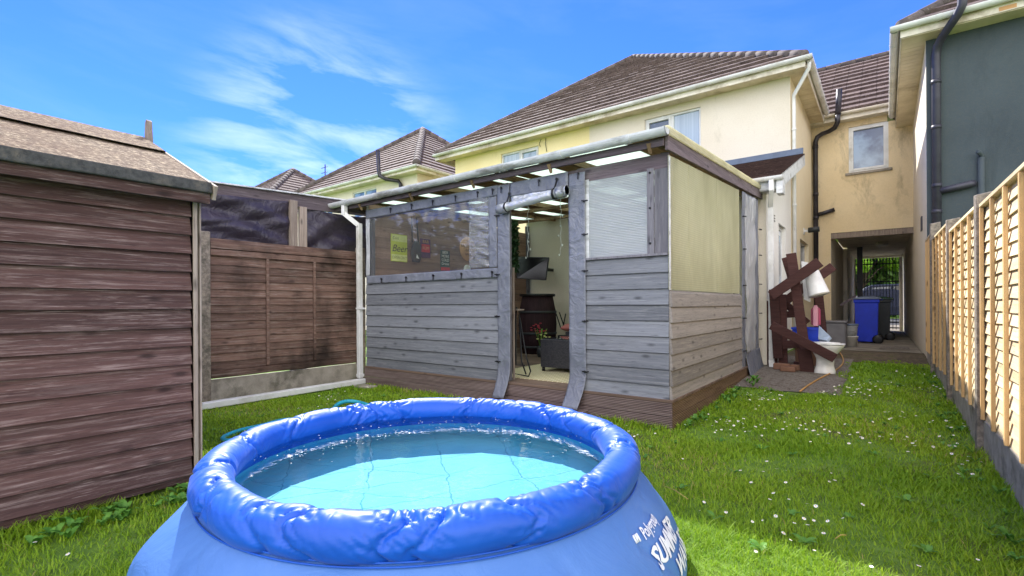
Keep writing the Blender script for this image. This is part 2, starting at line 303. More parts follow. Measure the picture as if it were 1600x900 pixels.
for k, c, ro in (('bin_blue', '1330b4', .45), ('bin_dark', '2a2e30', .5), ('bin_green', '23402e', .5), ('white', 'dcdcd8', .35), ('china', 'e6e6e2', .12), ('crate_blue', '1740c8', .4),
              ('pink', 'b8506f', .35), ('pink_light', 'd79aa8', .35), ('hose_teal', '2a9fb4', .4), ('orange', 'b58a4e', .5), ('tub', '6c6a6b', .6), ('black', '101012', .4), ('screen', '0b0b10', .12), ('wicker', '3b3a3e', .6),
              ('cushion', 'a4605a', .8), ('rug', 'd9cfae', .95), ('sign_y', 'c3cc3c', .5), ('sign_yl', 'dde08a', .5), ('sign_red', 'c8202a', .5), ('sign_purple', '4d2350', .5), ('sign_green', '2c4a46', .6), ('sign_wood', 'c79662', .7),
              ('ink', '1a1a18', .7), ('paint_white', 'e8e8e0', .6), ('olive', '6d7a3a', .5), ('ivy', '23401d', .6), ('lamp', 'cfcac0', .4), ('car', '1c2238', .5), ('lead', '5f6b7e', .6), ('bucket', 'bdb9ae', .5), ('brick', '7a5a48', .9), ('text', 'dfe3ee', .5), ('flower_r', 'a83440', .7), ('clear_tub', 'a9b9cc', .2), ('grey_card', '8d8a86', .9), ('door_white', 'd7dde0', .4)):
    M[k] = plain('paint_'+k, c, ro)
def leafmat(name, c1, c2, tr=.35, c3=None):
    t = NT(name); rv = t.n('Attribute', attribute_name='rnd'); c = t.ramp(rv.outputs['Fac'], [(0, c1), (.93, c2), (.97, c3 or c2)])
    t.base(c); t.set(.55, .3); tl = t.n('BsdfTranslucent'); t.l(c, tl.inputs[0]); mx = t.n('MixShader'); mx.inputs[0].default_value = tr
    t.l(t.p.outputs[0], mx.inputs[1]); t.l(tl.outputs[0], mx.inputs[2]); t.l(mx.outputs[0], t.out.inputs[0]); return t.m
M['grass'] = leafmat('grass_blade', (.15, .31, .012), (.36, .51, .030), .45, (.42, .36, .12))
M['weed'] = leafmat('weed_leaf', (.06, .19, .02), (.15, .33, .05), .3)
M['leaf'] = leafmat('tree_leaf', (.20, .44, .04), (.45, .66, .08), .55)
M['leaf_dark'] = leafmat('hedge_leaf', (.08, .17, .03), (.18, .32, .07), .3)
M['bark'] = speck('bark', '3b2f27', '574a3e', 8, .9, .8, 30, (1, 1, .3))
M['lawn_soil'] = speck('lawn_thatch', (.09, .18, .015), (.15, .26, .025), 6, .95, .8, 80, c3=(.07, .06, .02), bd=.02)
M['petal'] = plain('daisy_petal', 'f2f2ee', .6)
M['pollen'] = plain('daisy_centre', 'd8b030', .7)
M['stem'] = plain('flower_stem', '5f8a2c', .6)
M['straw'] = plain('dry_stalk', 'b39a58', .8)

# ------------------------------------------------------------ mesh helpers
class MB:
    def __init__(s): s.v = []; s.f = []; s.r = []; s.sm = []
    def add(s, vs, fs, smooth=False, rnd=None):
        o = len(s.v); s.v += [tuple(v) for v in vs]; q = random.random() if rnd is None else rnd
        for f in fs: s.f.append(tuple(i+o for i in f)); s.r.append(q); s.sm.append(smooth)
        return s
    def box(s, a, b, rnd=None):
        x0, x1 = sorted((a[0], b[0])); y0, y1 = sorted((a[1], b[1])); z0, z1 = sorted((a[2], b[2]))
        return s.add([(x0, y0, z0), (x1, y0, z0), (x1, y1, z0), (x0, y1, z0), (x0, y0, z1), (x1, y0, z1), (x1, y1, z1), (x0, y1, z1)],
              [(0, 3, 2, 1), (4, 5, 6, 7), (0, 1, 5, 4), (1, 2, 6, 5), (2, 3, 7, 6), (3, 0, 4, 7)], rnd=rnd)
    def sweep(s, prof, p0, p1, side, up, smooth=False, rnd=None):
        p0, p1, side, up = map(Vector, (p0, p1, side, up)); n = len(prof)
        vs = [p0+side*a+up*b for a, b in prof]+[p1+side*a+up*b for a, b in prof]
        fs = [(i, (i+1) % n, n+(i+1) % n, n+i) for i in range(n)]
        s.add(vs, fs, smooth, rnd); o = len(s.v)-2*n; q = s.r[-1]
        s.f += [tuple(range(o+n-1, o-1, -1)), tuple(range(o+n, o+2*n))]; s.r += [q, q]; s.sm += [False, False]; return s
    def bar(s, p0, p1, w_, h_, up=(0, 0, 1), rnd=None):
        p0, p1 = Vector(p0), Vector(p1); d = (p1-p0).normalized(); up = Vector(up); sd = d.cross(up)
        if sd.length < 1e-4: sd = d.cross(Vector((0, 1, 0)))
        sd.normalize(); u = sd.cross(d); return s.sweep([(-w_/2, -h_/2), (w_/2, -h_/2), (w_/2, h_/2), (-w_/2, h_/2)], p0, p1, sd, u, rnd=rnd)
    def tube(s, pts, r, n=10, closed=False, caps=True, rnd=None):
        pts = [Vector(p) for p in pts]; rs = r if isinstance(r, (list, tuple)) else [r]*len(pts); rings = []; prev = None; L = len(pts)
        for i, p in enumerate(pts):
            a = pts[(i-1) % L] if (closed or i) else p; b = pts[(i+1) % L] if (closed or i < L-1) else p
            d = (b-a).normalized(); ref = prev if prev is not None else (Vector((0, 0, 1)) if abs(d.z) < .9 else Vector((1, 0, 0)))
            x = (ref-d*ref.dot(d)).normalized(); y = d.cross(x); prev = x
            rings.append([p+(x*math.cos(2*PI*k/n)+y*math.sin(2*PI*k/n))*rs[i] for k in range(n)])
        vs = [q for g in rings for q in g]; fs = []
        for i in range(L if closed else L-1):
            j = (i+1) % L
            fs += [(i*n+k, i*n+(k+1) % n, j*n+(k+1) % n, j*n+k) for k in range(n)]
        if caps and not closed: fs += [tuple(range(n-1, -1, -1)), tuple(range((L-1)*n, L*n))]
        return s.add(vs, fs, True, rnd)
    def lathe(s, prof, c, n=24, smooth=True, rnd=None, axis='z'):
        vs = []; fs = []; m_ = len(prof)
        for (r_, z) in prof:
            for k in range(n):
                a = 2*PI*k/n; q = (r_*math.cos(a), r_*math.sin(a), z)
                if axis == 'x': q = (q[2], q[0], q[1])
                if axis == 'y': q = (q[0], q[2], q[1])
                vs.append((c[0]+q[0], c[1]+q[1], c[2]+q[2]))
        for i in range(m_-1): fs += [(i*n+k, i*n+(k+1) % n, (i+1)*n+(k+1) % n, (i+1)*n+k) for k in range(n)]
        if prof[0][0] > 1e-5: fs.append(tuple(range(n-1, -1, -1)))
        if prof[-1][0] > 1e-5: fs.append(tuple(range((m_-1)*n, m_*n)))
        return s.add(vs, fs, smooth, rnd)
    def grid(s, fn, nu, nv, smooth=True, closed_u=False, rnd=None):
        vs = [fn(i/(nu if closed_u else nu-1), j/(nv-1)) for i in range(nu) for j in range(nv)]; fs = []
        for i in range(nu if closed_u else nu-1):
            k = (i+1) % nu
            for j in range(nv-1): fs.append((i*nv+j, k*nv+j, k*nv+j+1, i*nv+j+1))
        return s.add(vs, fs, smooth, rnd)
    def poly(s, pts, th, n=None, rnd=None):
        "flat outline thickened by th along -normal"
        pts = [Vector(p) for p in pts]; nn = Vector(n) if n else (pts[1]-pts[0]).cross(pts[2]-pts[0]).normalized(); k = len(pts)
        vs = pts+[p-nn*th for p in pts]; fs = [tuple(range(k)), tuple(range(2*k-1, k-1, -1))]+[(i, k+i, k+(i+1) % k, (i+1) % k) for i in range(k)]
        return s.add(vs, fs, False, rnd)
    def build(s, name, mat, parent=None, bevel=0, solid=0, kind=None):
        me = bpy.data.meshes.new(name); off = Vector(parent_loc(parent)) if parent else Vector()
        me.from_pydata([Vector(v)-off for v in s.v], [], s.f); me.update()
        me.polygons.foreach_set('use_smooth', s.sm)
        a = me.attributes.new('rnd', 'FLOAT', 'FACE'); a.data.foreach_set('value', s.r)
        me.materials.append(M[mat] if isinstance(mat, str) else mat)
        o = bpy.data.objects.new(name, me); col.objects.link(o)
        if parent: o.parent = parent
        if bevel: b = o.modifiers.new('bevel', 'BEVEL'); b.width = bevel; b.segments = 2; b.limit_method = 'ANGLE'
        if solid: b = o.modifiers.new('solid', 'SOLIDIFY'); b.thickness = solid; b.offset = 0
        if kind: o['kind'] = kind
        return o
def parent_loc(p):
    v = Vector()
    while p is not None: v += p.location; p = p.parent
    return v
def thing(name, label, cat, loc=(0, 0, 0), group=None):
    o = bpy.data.objects.new(name, None); col.objects.link(o); o.location = loc; o.empty_display_size = .1
    o['label'] = label; o['category'] = cat
    if group: o['group'] = group
    return o
def tag(o, label, cat, group=None, kind=None):
    o['label'] = label; o['category'] = cat
    if group: o['group'] = group
    if kind: o['kind'] = kind
    return o
def dup(o, parent=None, dloc=(0, 0, 0)):
    kids = [c for c in bpy.data.objects if c.parent == o]
    c = o.copy(); col.objects.link(c); c.parent = parent
    if parent is None: c.location = o.location+Vector(dloc)
    for k in kids: dup(k, c)
    return c
def gz(y):
    pts = [(-50, 0), (5.2, 0), (8.2, .16), (10.6, .27), (14.5, .25), (23.2, .10), (25.4, .28), (60, .35), (400, .2)]
    for (a, za), (b, zb) in zip(pts, pts[1:]):
        if y <= b: t = max(0, (y-a)/(b-a)); return za+(zb-za)*t
    return .2
def sheet(name, x0, x1, y0, y1, off, mat, edge=0, seed=0, label=None):
    ys = sorted(set([y0, y1]+[v for v in (5.2, 8.2, 10.3, 14.5, 23.2, 25.4, 60) if y0 < v < y1]+list(np.arange(y0, min(y1, 24), .25))))
    mb = MB(); vs = []; fs = []; NX = 2 if not edge else 14
    for i, y in enumerate(ys):
        for k in range(NX):
            x = x0+(x1-x0)*k/(NX-1)
            yy = y; 
            if edge:
                e = edge*mnoise.noise(Vector((x*2.2, y*2.2, seed)))
                if k in (0, NX-1): x += e
                if i in (0, len(ys)-1): yy += edge*2*mnoise.noise(Vector((x*3.2, seed, 3)))
            vs.append((x, yy, gz(yy)+off))
    for i in range(len(ys)-1):
        for k in range(NX-1): fs.append((i*NX+k, i*NX+k+1, (i+1)*NX+k+1, (i+1)*NX+k))
    mb.add(vs, fs, False, .5); return mb.build(name, mat, kind='structure')

# ============================================================ SETTING
g_ = sheet('ground', -400, 400, -50, 400, -.02, 'lawn_soil')
lawn = sheet('lawn', -6.4, .62, -3.0, 9.8, 0.0, 'lawn_soil')
sheet('bare_soil', -1.40, .54, 9.45, 11.2, .006, 'soil', .06, 2)
sheet('concrete_path', -1.45, .50, 11.0, 25.0, .014, 'path')
for k, (ya, yb, x0, x1) in enumerate([(14.9, 15.5, -.3, .1), (11.6, 12.4, -.1, .35)]):
    sheet('path_slab', x0, x1, ya, yb, .022, 'gravel', .03, k+5)
sheet('gravel_patch', -1.62, -.42, 6.75, 9.75, .010, 'gravel', .07, 3)
sheet('road', -60, 60, 25.0, 33.0, .02, 'asphalt')
sheet('far_verge', -60, 60, 33.0, 60.0, .01, 'lawn_soil')
mb = MB(); mb.box((-60, 25.0, -.1), (60, 25.15, .10)); mb.build('kerb', 'concrete', kind='structure')

# ------------------------------------------------------------ building helpers
def wall_holes(mb, ax, c, a0, a1, z0, z1, holes, depth, inward):
    "wall face in the plane ax=c with real openings; inward = +1/-1 direction of the reveals"
    us = sorted({a0, a1, *[h[0] for h in holes], *[h[1] for h in holes]}); zs = sorted({z0, z1, *[h[2] for h in holes], *[h[3] for h in holes]})
    P = (lambda u, z, d=0: (u, c+d*inward, z)) if ax == 'y' else (lambda u, z, d=0: (c+d*inward, u, z))
    for i in range(len(us)-1):
        for j in range(len(zs)-1):
            um, zm = (us[i]+us[i+1])/2, (zs[j]+zs[j+1])/2
            if any(h[0] < um < h[1] and h[2] < zm < h[3] for h in holes): continue
            mb.add([P(us[i], zs[j]), P(us[i+1], zs[j]), P(us[i+1], zs[j+1]), P(us[i], zs[j+1])], [(0, 1, 2, 3)], rnd=.5)
    for (h0, h1, k0, k1) in holes:
        q = [(h0, k0), (h1, k0), (h1, k1), (h0, k1)]
        for (ua, za), (ub, zb) in zip(q, q[1:]+q[:1]): mb.add([P(ua, za), P(ub, zb), P(ub, zb, depth), P(ua, za, depth)], [(0, 1, 2, 3)], rnd=.5)
def window(par, ax, c, a0, a1, z0, z1, inward, splits, sill=True, pane='pane', fw=.055, depth=.08, opening=()):
    W3 = lambda u, d, z: (u, c+d*inward, z) if ax == 'y' else (c+d*inward, u, z)
    mb = MB(); fr = .045; d0 = depth-.035; d1 = depth+.03
    mb.box(W3(a0, d0, z0), W3(a0+fr, d1, z1)); mb.box(W3(a1-fr, d0, z0), W3(a1, d1, z1)); mb.box(W3(a0+fr, d0, z0), W3(a1-fr, d1, z0+fr)); mb.box(W3(a0+fr, d0, z1-fr), W3(a1-fr, d1, z1))
    for s_ in splits: mb.box(W3(s_-.03, d0+.001, z0+fr), W3(s_+.03, d1, z1-fr))
    edges = [a0+fr]+[q for s_ in splits for q in (s_-.03, s_+.03)]+[a1-fr]
    for i in range(0, len(edges), 2):
        if (i//2) in opening:
            e0, e1 = edges[i], edges[i+1]; f2 = .05; d2 = d0-.015
            mb.box(W3(e0, d2, z0+fr), W3(e0+f2, d1-.01, z1-fr)); mb.box(W3(e1-f2, d2, z0+fr), W3(e1, d1-.01, z1-fr)); mb.box(W3(e0+f2, d2, z0+fr), W3(e1-f2, d1-.01, z0+fr+f2)); mb.box(W3(e0+f2, d2, z1-fr-f2), W3(e1-f2, d1-.01, z1-fr))
    f = mb.build('window', 'upvc', par, bevel=.004)
    for i in range(0, len(edges), 2):
        p = MB(); p.box(W3(edges[i]-.005, depth+.005, z0+fr-.005), W3(edges[i+1]+.005, depth+.015, z1-fr+.005)); p.build('pane', pane if isinstance(pane, str) else pane[i//2], f)
    if sill:
        s_ = MB(); s_.box(W3(a0-.07, -.05, z0-.06), W3(a1+.07, depth-.01, z0-.002)); s_.build('sill', 'concrete', f, bevel=.005)
    return f
def courses(mb, A, B, C, D, pitch=.30, lift=.030, tw=.30):
    "tiled slope: eave A-B, top D-C; every course is a lapped row of separate tiles"
    A, B, C, D = map(Vector, (A, B, C, D)); nrm = (B-A).cross(D-A).normalized()
    if nrm.z < 0: nrm = -nrm
    e = (B-A).normalized(); up = nrm.cross(e); 
    if up.z < 0: up = -up
    H = (D-A).dot(up); n = max(1, round(H/pitch)); ph = H/n
    for i in range(n):
        def span(t):
            l = A.lerp(D, t); r_ = B.lerp(C, t); return l, r_
        l0, r0_ = span(i/n); l1, r1_ = span((i+1)/n); L0 = (r0_-l0).length
        if L0 < .05: continue
        k = max(1, int(L0/tw)); q = random.random()
        for j in range(k):
            a = l0.lerp(r0_, j/k); b = l0.lerp(r0_, (j+1)/k); c_ = l1.lerp(r1_, (j+1)/k); d_ = l1.lerp(r1_, j/k)
            g = (b-a)*.012; li = lift*random.uniform(.92, 1.1)
            mb.add([a+g+nrm*li, b-g+nrm*li, c_-g+nrm*.004, d_+g+nrm*.004, a+g-nrm*.004, b-g-nrm*.004], [(0, 1, 2, 3), (4, 5, 1, 0), (4, 0, 3), (1, 5, 2)], rnd=.5*q+.5*random.random())
    mb.add([A-nrm*.012, B-nrm*.012, C-nrm*.012, D-nrm*.012], [(0, 1, 2, 3)], rnd=0)
def hips(mb, p0, p1, r_=.085, step=.38):
    p0, p1 = Vector(p0), Vector(p1); L = (p1-p0).length; n = max(1, round(L/step)); d = (p1-p0)/n
    for i in range(n):
        a = p0+d*i; b = a+d*1.04; h_ = Vector((0, 0, .03))
        mb.tube([a+h_, b+h_], [r_*1.03, r_*.98], 10)
def gutter_prof(r_=.06, t=.006):
    o = [(-r_*math.cos(a), -r_*math.sin(a)) for a in np.linspace(0, PI, 12)]; i_ = [(-(r_-t)*math.cos(a), -(r_-t)*math.sin(a)) for a in np.linspace(PI, 0, 12)]
    return o+i_
def gutter(par, p0, p1, out, r_=.06, mat='upvc', n=3, name='gutter'):
    p0, p1, out = map(Vector, (p0, p1, out)); mb = MB(); mb.sweep(gutter_prof(r_), p0, p1, out, (0, 0, 1), rnd=.5)
    d = (p1-p0).normalized(); end = [(-r_*math.cos(a), -r_*math.sin(a)) for a in np.linspace(0, PI, 12)]
    for p in (p0, p1-d*.006): mb.sweep(end, p, p+d*.006, out, (0, 0, 1))
    g = mb.build(name, mat, par)
    L = (p1-p0).length
    for i in range(n):
        c = p0+d*(L*(i+.5)/n); b = MB(); b.sweep([(-(r_+.006)*math.cos(a), -(r_+.006)*math.sin(a)) for a in np.linspace(0, PI, 12)]+[(-(r_+.001)*math.cos(a), -(r_+.001)*math.sin(a)) for a in np.linspace(PI, 0, 12)], c-d*.03, c+d*.03, out, (0, 0, 1)); b.build('gutter_bracket', mat, g)
    return g

# ============================================================ MAIN HOUSE (pair of semis)
X0, X1, Y0, Y1, ZE = -10.60, -1.49, 11.16, 19.6, 5.66
H = thing('semi_detached_house', 'two-storey yellow and cream rendered house under a brown tiled hipped roof behind the grey shelter', 'house', ((X0+X1)/2, (Y0+Y1)/2, 0))
SPL = -5.95
wins_r = (-4.50, -3.22, 4.40, 5.48); wins_l = (-8.80, -7.50, 4.40, 5.48)
mb = MB(); wall_holes(mb, 'y', Y0, SPL, X1, -.1, ZE, [wins_r], .14, 1)
mb.build('rear_wall', 'cream', H)
mb = MB(); wall_holes(mb, 'y', Y0, X0, SPL, -.1, ZE, [wins_l], .14, 1)
mb.add([(X0, Y0, -.1), (X0, Y1, -.1), (X0, Y1, ZE), (X0, Y0, ZE)], [(0, 1, 2, 3)]); mb.build('yellow_wall', 'yellow', H)
sidewin = (12.45, 13.95, 1.35, 2.57)
mb = MB(); wall_holes(mb, 'x', X1, Y0, Y1, -.1, ZE, [sidewin], .16, -1); mb.add([(X0, Y1, -.1), (X1, Y1, -.1), (X1, Y1, ZE), (X0, Y1, ZE)], [(0, 1, 2, 3)]); mb.build('side_wall', 'warm', H)
mb = MB(); mb.box((X0+.3, Y0+.35, 0), (X1-.3, Y1-.3, ZE-.1)); mb.build('interior_block', 'black', H)
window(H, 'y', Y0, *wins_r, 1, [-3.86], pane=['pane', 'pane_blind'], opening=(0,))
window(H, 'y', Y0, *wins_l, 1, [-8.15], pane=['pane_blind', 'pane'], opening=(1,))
window(H, 'x', X1, *sidewin, -1, [13.2], sill=True, pane='pane_dark', depth=.12)
OV = .40; ex0, ex1, ey0, ey1, ez = X0-OV-.08, X1+OV-.10, Y0-OV, Y1+OV, 5.80
AP = Vector((-6.83, 16.0, 9.57)); A2 = Vector((-6.83, 16.2, 9.57))
rf = MB()
c0, c1, c2, c3 = (ex0, ey0, ez), (ex1, ey0, ez), (ex1, ey1+1.0, ez), (ex0, ey1+1.0, ez)
courses(rf, c0, c1, AP, AP, .36, .060); courses(rf, c1, c2, A2, AP, .36, .060); courses(rf, c3, c0, AP, A2, .36, .060); courses(rf, c2, c3, A2, A2, .36, .060)
roof = rf.build('roof', 'tile', H)
hb = MB(); hips(hb, c0, AP); hips(hb, c1, AP); hips(hb, c2, A2); hips(hb, c3, A2); hb.build('hip_tiles', 'hip', roof)
fb = MB(); fb.box((ex0, ey0, ez-.19), (ex1, ey0+.02, ez-.005)); fb.box((ex1-.02, ey0+.021, ez-.19), (ex1, Y1, ez-.005)); fb.box((ex0, ey0+.021, ez-.19), (ex0+.02, Y1, ez-.005)); fb.build('fascia', 'fascia', roof)
so = MB()
for i in range(3):
    pass
so.box((ex0+.02, ey0+.022, ZE-.012), (ex1-.021, Y0-.002, ZE-.002))
n_ = 28
for i in range(n_):
    ya = Y0+(Y1-Y0)*i/n_; so.box((X1+.002, ya, ZE-.012), (ex1-.021, ya+(Y1-Y0)/n_-.012, ZE-.002))
so.build('soffit', 'soffit', roof)
gutter(H, (ex0, ey0-.065, ez-.03), (ex1+.13, ey0-.065, ez-.03), (0, 1, 0), .065, n=7)
gutter(H, (ex1+.065, ey0-.0, ez-.03), (ex1+.065, 14.2, ez-.03), (1, 0, 0), .065, n=4)
dp = MB(); dp.tube([(ex1+.06, ey0+.08, ez-.08), (ex1+.05, ey0+.10, ez-.20), (X1+.05, Y0-.05+.12, ez-.52), (X1+.05, Y0+.07, ez-.75), (X1+.05, Y0+.07, .5)], .036, 12)
d_ = dp.build('downpipe', 'upvc', H)
for z in (4.6, 3.1, 1.7):
    b = MB(); b.lathe([(.044, -.02), (.044, .02)], (X1+.05, Y0+.07, z), 12); b.build('pipe_clip', 'upvc', d_)
# overflow wires under the soffit
wmb = MB(); wmb.tube([(-7.25, Y0-.02, 5.62), (-7.26, Y0-.03, 5.45), (-7.22, Y0-.02, 5.25)], .008, 6); wmb.tube([(-7.4, Y0-.02, 5.62), (-7.46, Y0-.03, 5.5), (-7.42, Y0-.03, 5.42)], .006, 6); wmb.build('loose_cable', 'black_p', H)

# single-storey extension = part of the house
mb = MB(); AX0, AX1, AY = -6.10, -1.49, 8.60
door_h = (9.72, 10.50, .30, 2.56)
wall_holes(mb, 'x', AX1, AY, Y0-.002, -.1, 3.02, [door_h], .15, -1)
mb.add([(AX1, AY, 3.02), (AX1, Y0-.002, 3.02), (AX1, Y0-.002, 3.98)], [(0, 1, 2)], rnd=.5)
ext = mb.build('extension_side_wall', 'white_r', H)
mb = MB(); wall_holes(mb, 'y', AY, AX0, AX1, -.1, 3.02, [(-4.95, -3.2, .31, 2.42)], .1, 1); mb.build('extension_rear_wall', 'cream', H)
mb = MB(); mb.box((AX1-.12, 9.77, .31), (AX1-.08, 10.45, 2.5)); dd = mb.build('back_door', 'door_white', H); mb = MB(); mb.box((AX1-.12, 9.72, .30), (AX1-.06, 9.77, 2.56)); mb.box((AX1-.12, 10.45, .30), (AX1-.06, 10.50, 2.56)); mb.box((AX1-.12, 9.77, 2.5), (AX1-.06, 10.45, 2.56)); mb.build('door_frame', 'upvc', dd)
mb = MB(); mb.box((AX1-.07, 9.82, 1.2), (AX1-.075, 10.4, 2.4)); mb.build('pane', 'pane', dd)
mb = MB()
for i in range(3): mb.box((AX1, 9.22, 2.62-.045*i), (AX1+.012, 9.34, 2.63-.045*i))
mb.build('wall_vent', 'black_p', H)
rf = MB(); courses(rf, (AX0-.2, 8.33, 3.08), (-1.24, 8.33, 3.08), (-1.24, Y0-.01, 4.06), (AX0-.2, Y0-.01, 4.06), .13, .022, .17); r2 = rf.build('extension_roof', 'tile_dark', H)
mb = MB(); mb.bar((AX0, Y0-.02, 4.13), (-1.27, Y0-.02, 4.13), .03, .12); mb.build('lead_flashing', 'lead', r2, bevel=.008)
mb = MB(); mb.bar((-1.255, 8.33, 2.97), (-1.255, Y0-.0, 3.95), .02, .20); mb.build('bargeboard', 'upvc_dirty', r2)
mb = MB(); mb.box((-3.4, 8.34, 2.88), (-1.262, 8.36, 3.04)); mb.box((-3.4, 8.362, 2.87), (-1.262, AY-.002, 2.885)); mb.box((-1.30, 8.30, 2.80), (-1.215, 8.52, 3.0)); mb.build('fascia', 'upvc_dirty', r2)
gutter(H, (-3.4, 8.27, 3.05), (-1.20, 8.27, 3.05), (0, 1, 0), .058, n=2)
dp = MB(); dp.bar((-1.36, 8.27, 3.01), (-1.36, 8.27, 2.84), .065, .065, (0, 1, 0)); dp.bar((-1.36, 8.27, 2.86), (-1.41, 8.50, 2.66), .065, .065, (0, 0, 1)); dp.bar((-1.41, 8.52, 2.70), (-1.41, 8.52, .24), .075, .065, (0, 1, 0))
dp.bar((-1.41, 8.52, .27), (-1.39, 8.44, .16), .078, .066, (0, 1, 0)); dp.build('downpipe', 'upvc', H, bevel=.004)
# doors at back of the shelter in the extension wall
mb = MB(); mb.box((-4.95, AY+.03, .31), (-4.88, AY+.1, 2.42)); mb.box((-3.27, AY+.03, .31), (-3.2, AY+.1, 2.42)); mb.box((-4.88, AY+.03, 2.35), (-3.27, AY+.1, 2.42)); mb.box((-4.12, AY+.04, .31), (-4.04, AY+.09, 2.35)); f = mb.build('patio_door', 'upvc', H)
mb = MB(); mb.box((-4.88, AY+.06, .36), (-3.27, AY+.07, 2.35)); mb.build('pane', 'pane_dark', f)

# ============================================================ LINK BLOCK over the passage
LY, LX0, LX1 = 14.70, -1.49, .52
B = thing('passage_block', 'buff rendered block with one upper window bridging over the open passage between the houses', 'building', (-.5, 17, 0))
lw_ = (-.71, .07, 4.34, 5.46)
mb = MB(); PX = -1.09
wall_holes(mb, 'y', LY, LX0, LX1-.001, 2.90, 5.62, [lw_], .12, 1); wall_holes(mb, 'y', LY, LX0, PX, -.1, 2.90, [], .1, 1)
mb.build('rear_wall', 'buff', B)
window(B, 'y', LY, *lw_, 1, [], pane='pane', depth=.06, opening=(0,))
mb = MB(); mb.add([(PX, LY, -.1), (PX, 19.2, -.1), (PX, 19.2, 2.9), (PX, LY, 2.9)], [(3, 2, 1, 0)]); mb.add([(PX, 19.2, -.1), (-.98, 19.2, -.1), (-.98, 19.2, 2.9), (PX, 19.2, 2.9)], [(0, 1, 2, 3)]); mb.add([(-.98, 19.2, -.1), (-.98, 23.6, -.1), (-.98, 23.6, 3.2), (-.98, 19.2, 3.2)], [(0, 3, 2, 1)])
mb.build('passage_wall', 'buff_pass', B)
mb = MB(); mb.box((PX, LY+.05, 2.93), (LX1, 23.5, 3.0)); mb.build('passage_ceiling', 'buff_pass', B)
mb = MB(); mb.box((PX+.002, LY+.01, 2.76), (LX1-.002, LY+.16, 2.899)); mb.build('lintel_beam', 'grey_tim', B, bevel=.006)
mb = MB(); mb.box((-.98, 23.3, 2.86), (LX1-.002, 23.5, 2.925)); mb.build('far_lintel', 'cream', B)
mb = MB(); mb.add([(LX0, 23.5, 3.0), (LX1, 23.5, 3.0), (LX1, 23.5, 5.6), (LX0, 23.5, 5.6)], [(0, 1, 2, 3)]); mb.build('street_wall', 'cream', B)
mb = MB(); mb.box((-.72, 19.1, .1), (-.58, 19.3, 2.92)); mb.build('pillar', 'dark_p', B)
rf = MB(); courses(rf, (LX0-.3, LY-.28, 5.80), (LX1+.3, LY-.28, 5.80), (LX1+.3, 17.9, 8.28), (LX0-.3, 17.9, 8.28), .36, .060)
courses(rf, (LX1+.3, 21.8, 5.8), (LX0-.3, 21.8, 5.80), (LX0-.3, 17.9, 8.28), (LX1+.3, 17.9, 8.28), .36, .060); rr = rf.build('roof', 'tile', B)
hb = MB(); hips(hb, (LX0-.3, 17.9, 8.28), (LX1+.3, 17.9, 8.28), .09); hb.build('ridge_tiles', 'hip', rr)
mb = MB(); mb.box((LX0+.002, LY-.27, 5.60), (LX1-.3, LY-.25, 5.76)); mb.box((LX0+.002, LY-.249, 5.60), (LX1-.002, LY-.001, 5.612)); mb.build('fascia', 'fascia', rr)
gutter(B, (LX0+.25, LY-.33, 5.76), (LX1-.33, LY-.33, 5.76), (0, 1, 0), .06, 'fascia', n=2)
mb = MB(); mb.box((.05, LY-.006, 5.44), (.40, LY+.02, 5.58)); mb.build('mossy_vent', 'olive', B)
mb = MB(); xs = -1.40; yv = LY-.09
mb.tube([(-.87, LY-.42, 6.30), (-.90, LY-.41, 5.70)], .062, 14); mb.tube([(-.90, LY-.41, 5.72), (-.91, LY-.40, 5.52), (-.97, LY-.34, 5.42), (-1.10, LY-.20, 5.40), (-1.25, yv, 5.40), (-1.36, yv, 5.34), (xs, yv, 5.22), (xs, yv, .2)], .055, 14)
for z in (5.1, 3.9, 3.3): mb.lathe([(.064, -.04), (.064, .04)], (xs, yv, z), 14)
mb.tube([(xs, yv, 3.38), (xs+.14, yv, 3.40), (-1.0, yv, 3.47)], .05, 12); mb.build('soil_pipe', 'black_p', B)
mb = MB(); mb.lathe([(0, -.02), (.13, -.02), (.15, 0), (.15, .03), (.10, .085), (0, .10)][::-1], (-.08, 18.0, 2.84), 20)
tag(mb.build('ceiling_lamp', 'lamp'), 'round bulkhead lamp on the passage ceiling', 'lamp')

# ============================================================ RIGHT HOUSE
Hr = thing('rendered_house', 'house at the right with charcoal rear wall, cream side wall and white gutters', 'house', (4, 15, 0))
RX, RY, RZ = .52, 10.10, 5.26
mb = MB(); mb.add([(RX, RY, -.1), (9, RY, -.1), (9, RY, RZ), (RX, RY, RZ)], [(0, 1, 2, 3)]); mb.build('charcoal_wall', 'dark_r', Hr)
mb = MB(); mb.add([(RX, RY+.001, -.1), (RX, 23.6, -.1), (RX, 23.6, RZ+.4), (RX, RY+.001, RZ)], [(3, 2, 1, 0)]); mb.build('side_wall', 'cream', Hr)
rx, ry, rz = RX-.32, RY-.32, 5.42
mb = MB(); mb.box((rx, ry, RZ), (9.3, ry+.02, rz-.005)); mb.box((rx, ry+.021, RZ), (rx+.02, LY-.0, rz-.005)); fas = mb.build('fascia', 'fascia', Hr)
mb = MB(); mb.box((rx+.021, ry+.021, RZ-.012), (9.3, RY-.002, RZ-.002)); nn = 30
for i in range(nn):
    ya = RY+(LY-RY)*i/nn; mb.box((rx+.021, ya, RZ-.012), (RX-.002, ya+(LY-RY)/nn-.010, RZ-.002))
mb.build('soffit', 'soffit', Hr)
rf = MB(); courses(rf, (rx, ry, rz), (9.4, ry, rz), (5.0, ry+4.6, rz+3.5), (rx+4.6, ry+4.6, rz+3.5), .36, .060); courses(rf, (rx, 20, rz), (rx, ry, rz), (rx+4.6, ry+4.6, rz+3.5), (rx+4.6, 15.4, rz+3.5), .36, .060); rr = rf.build('roof', 'tile', Hr)
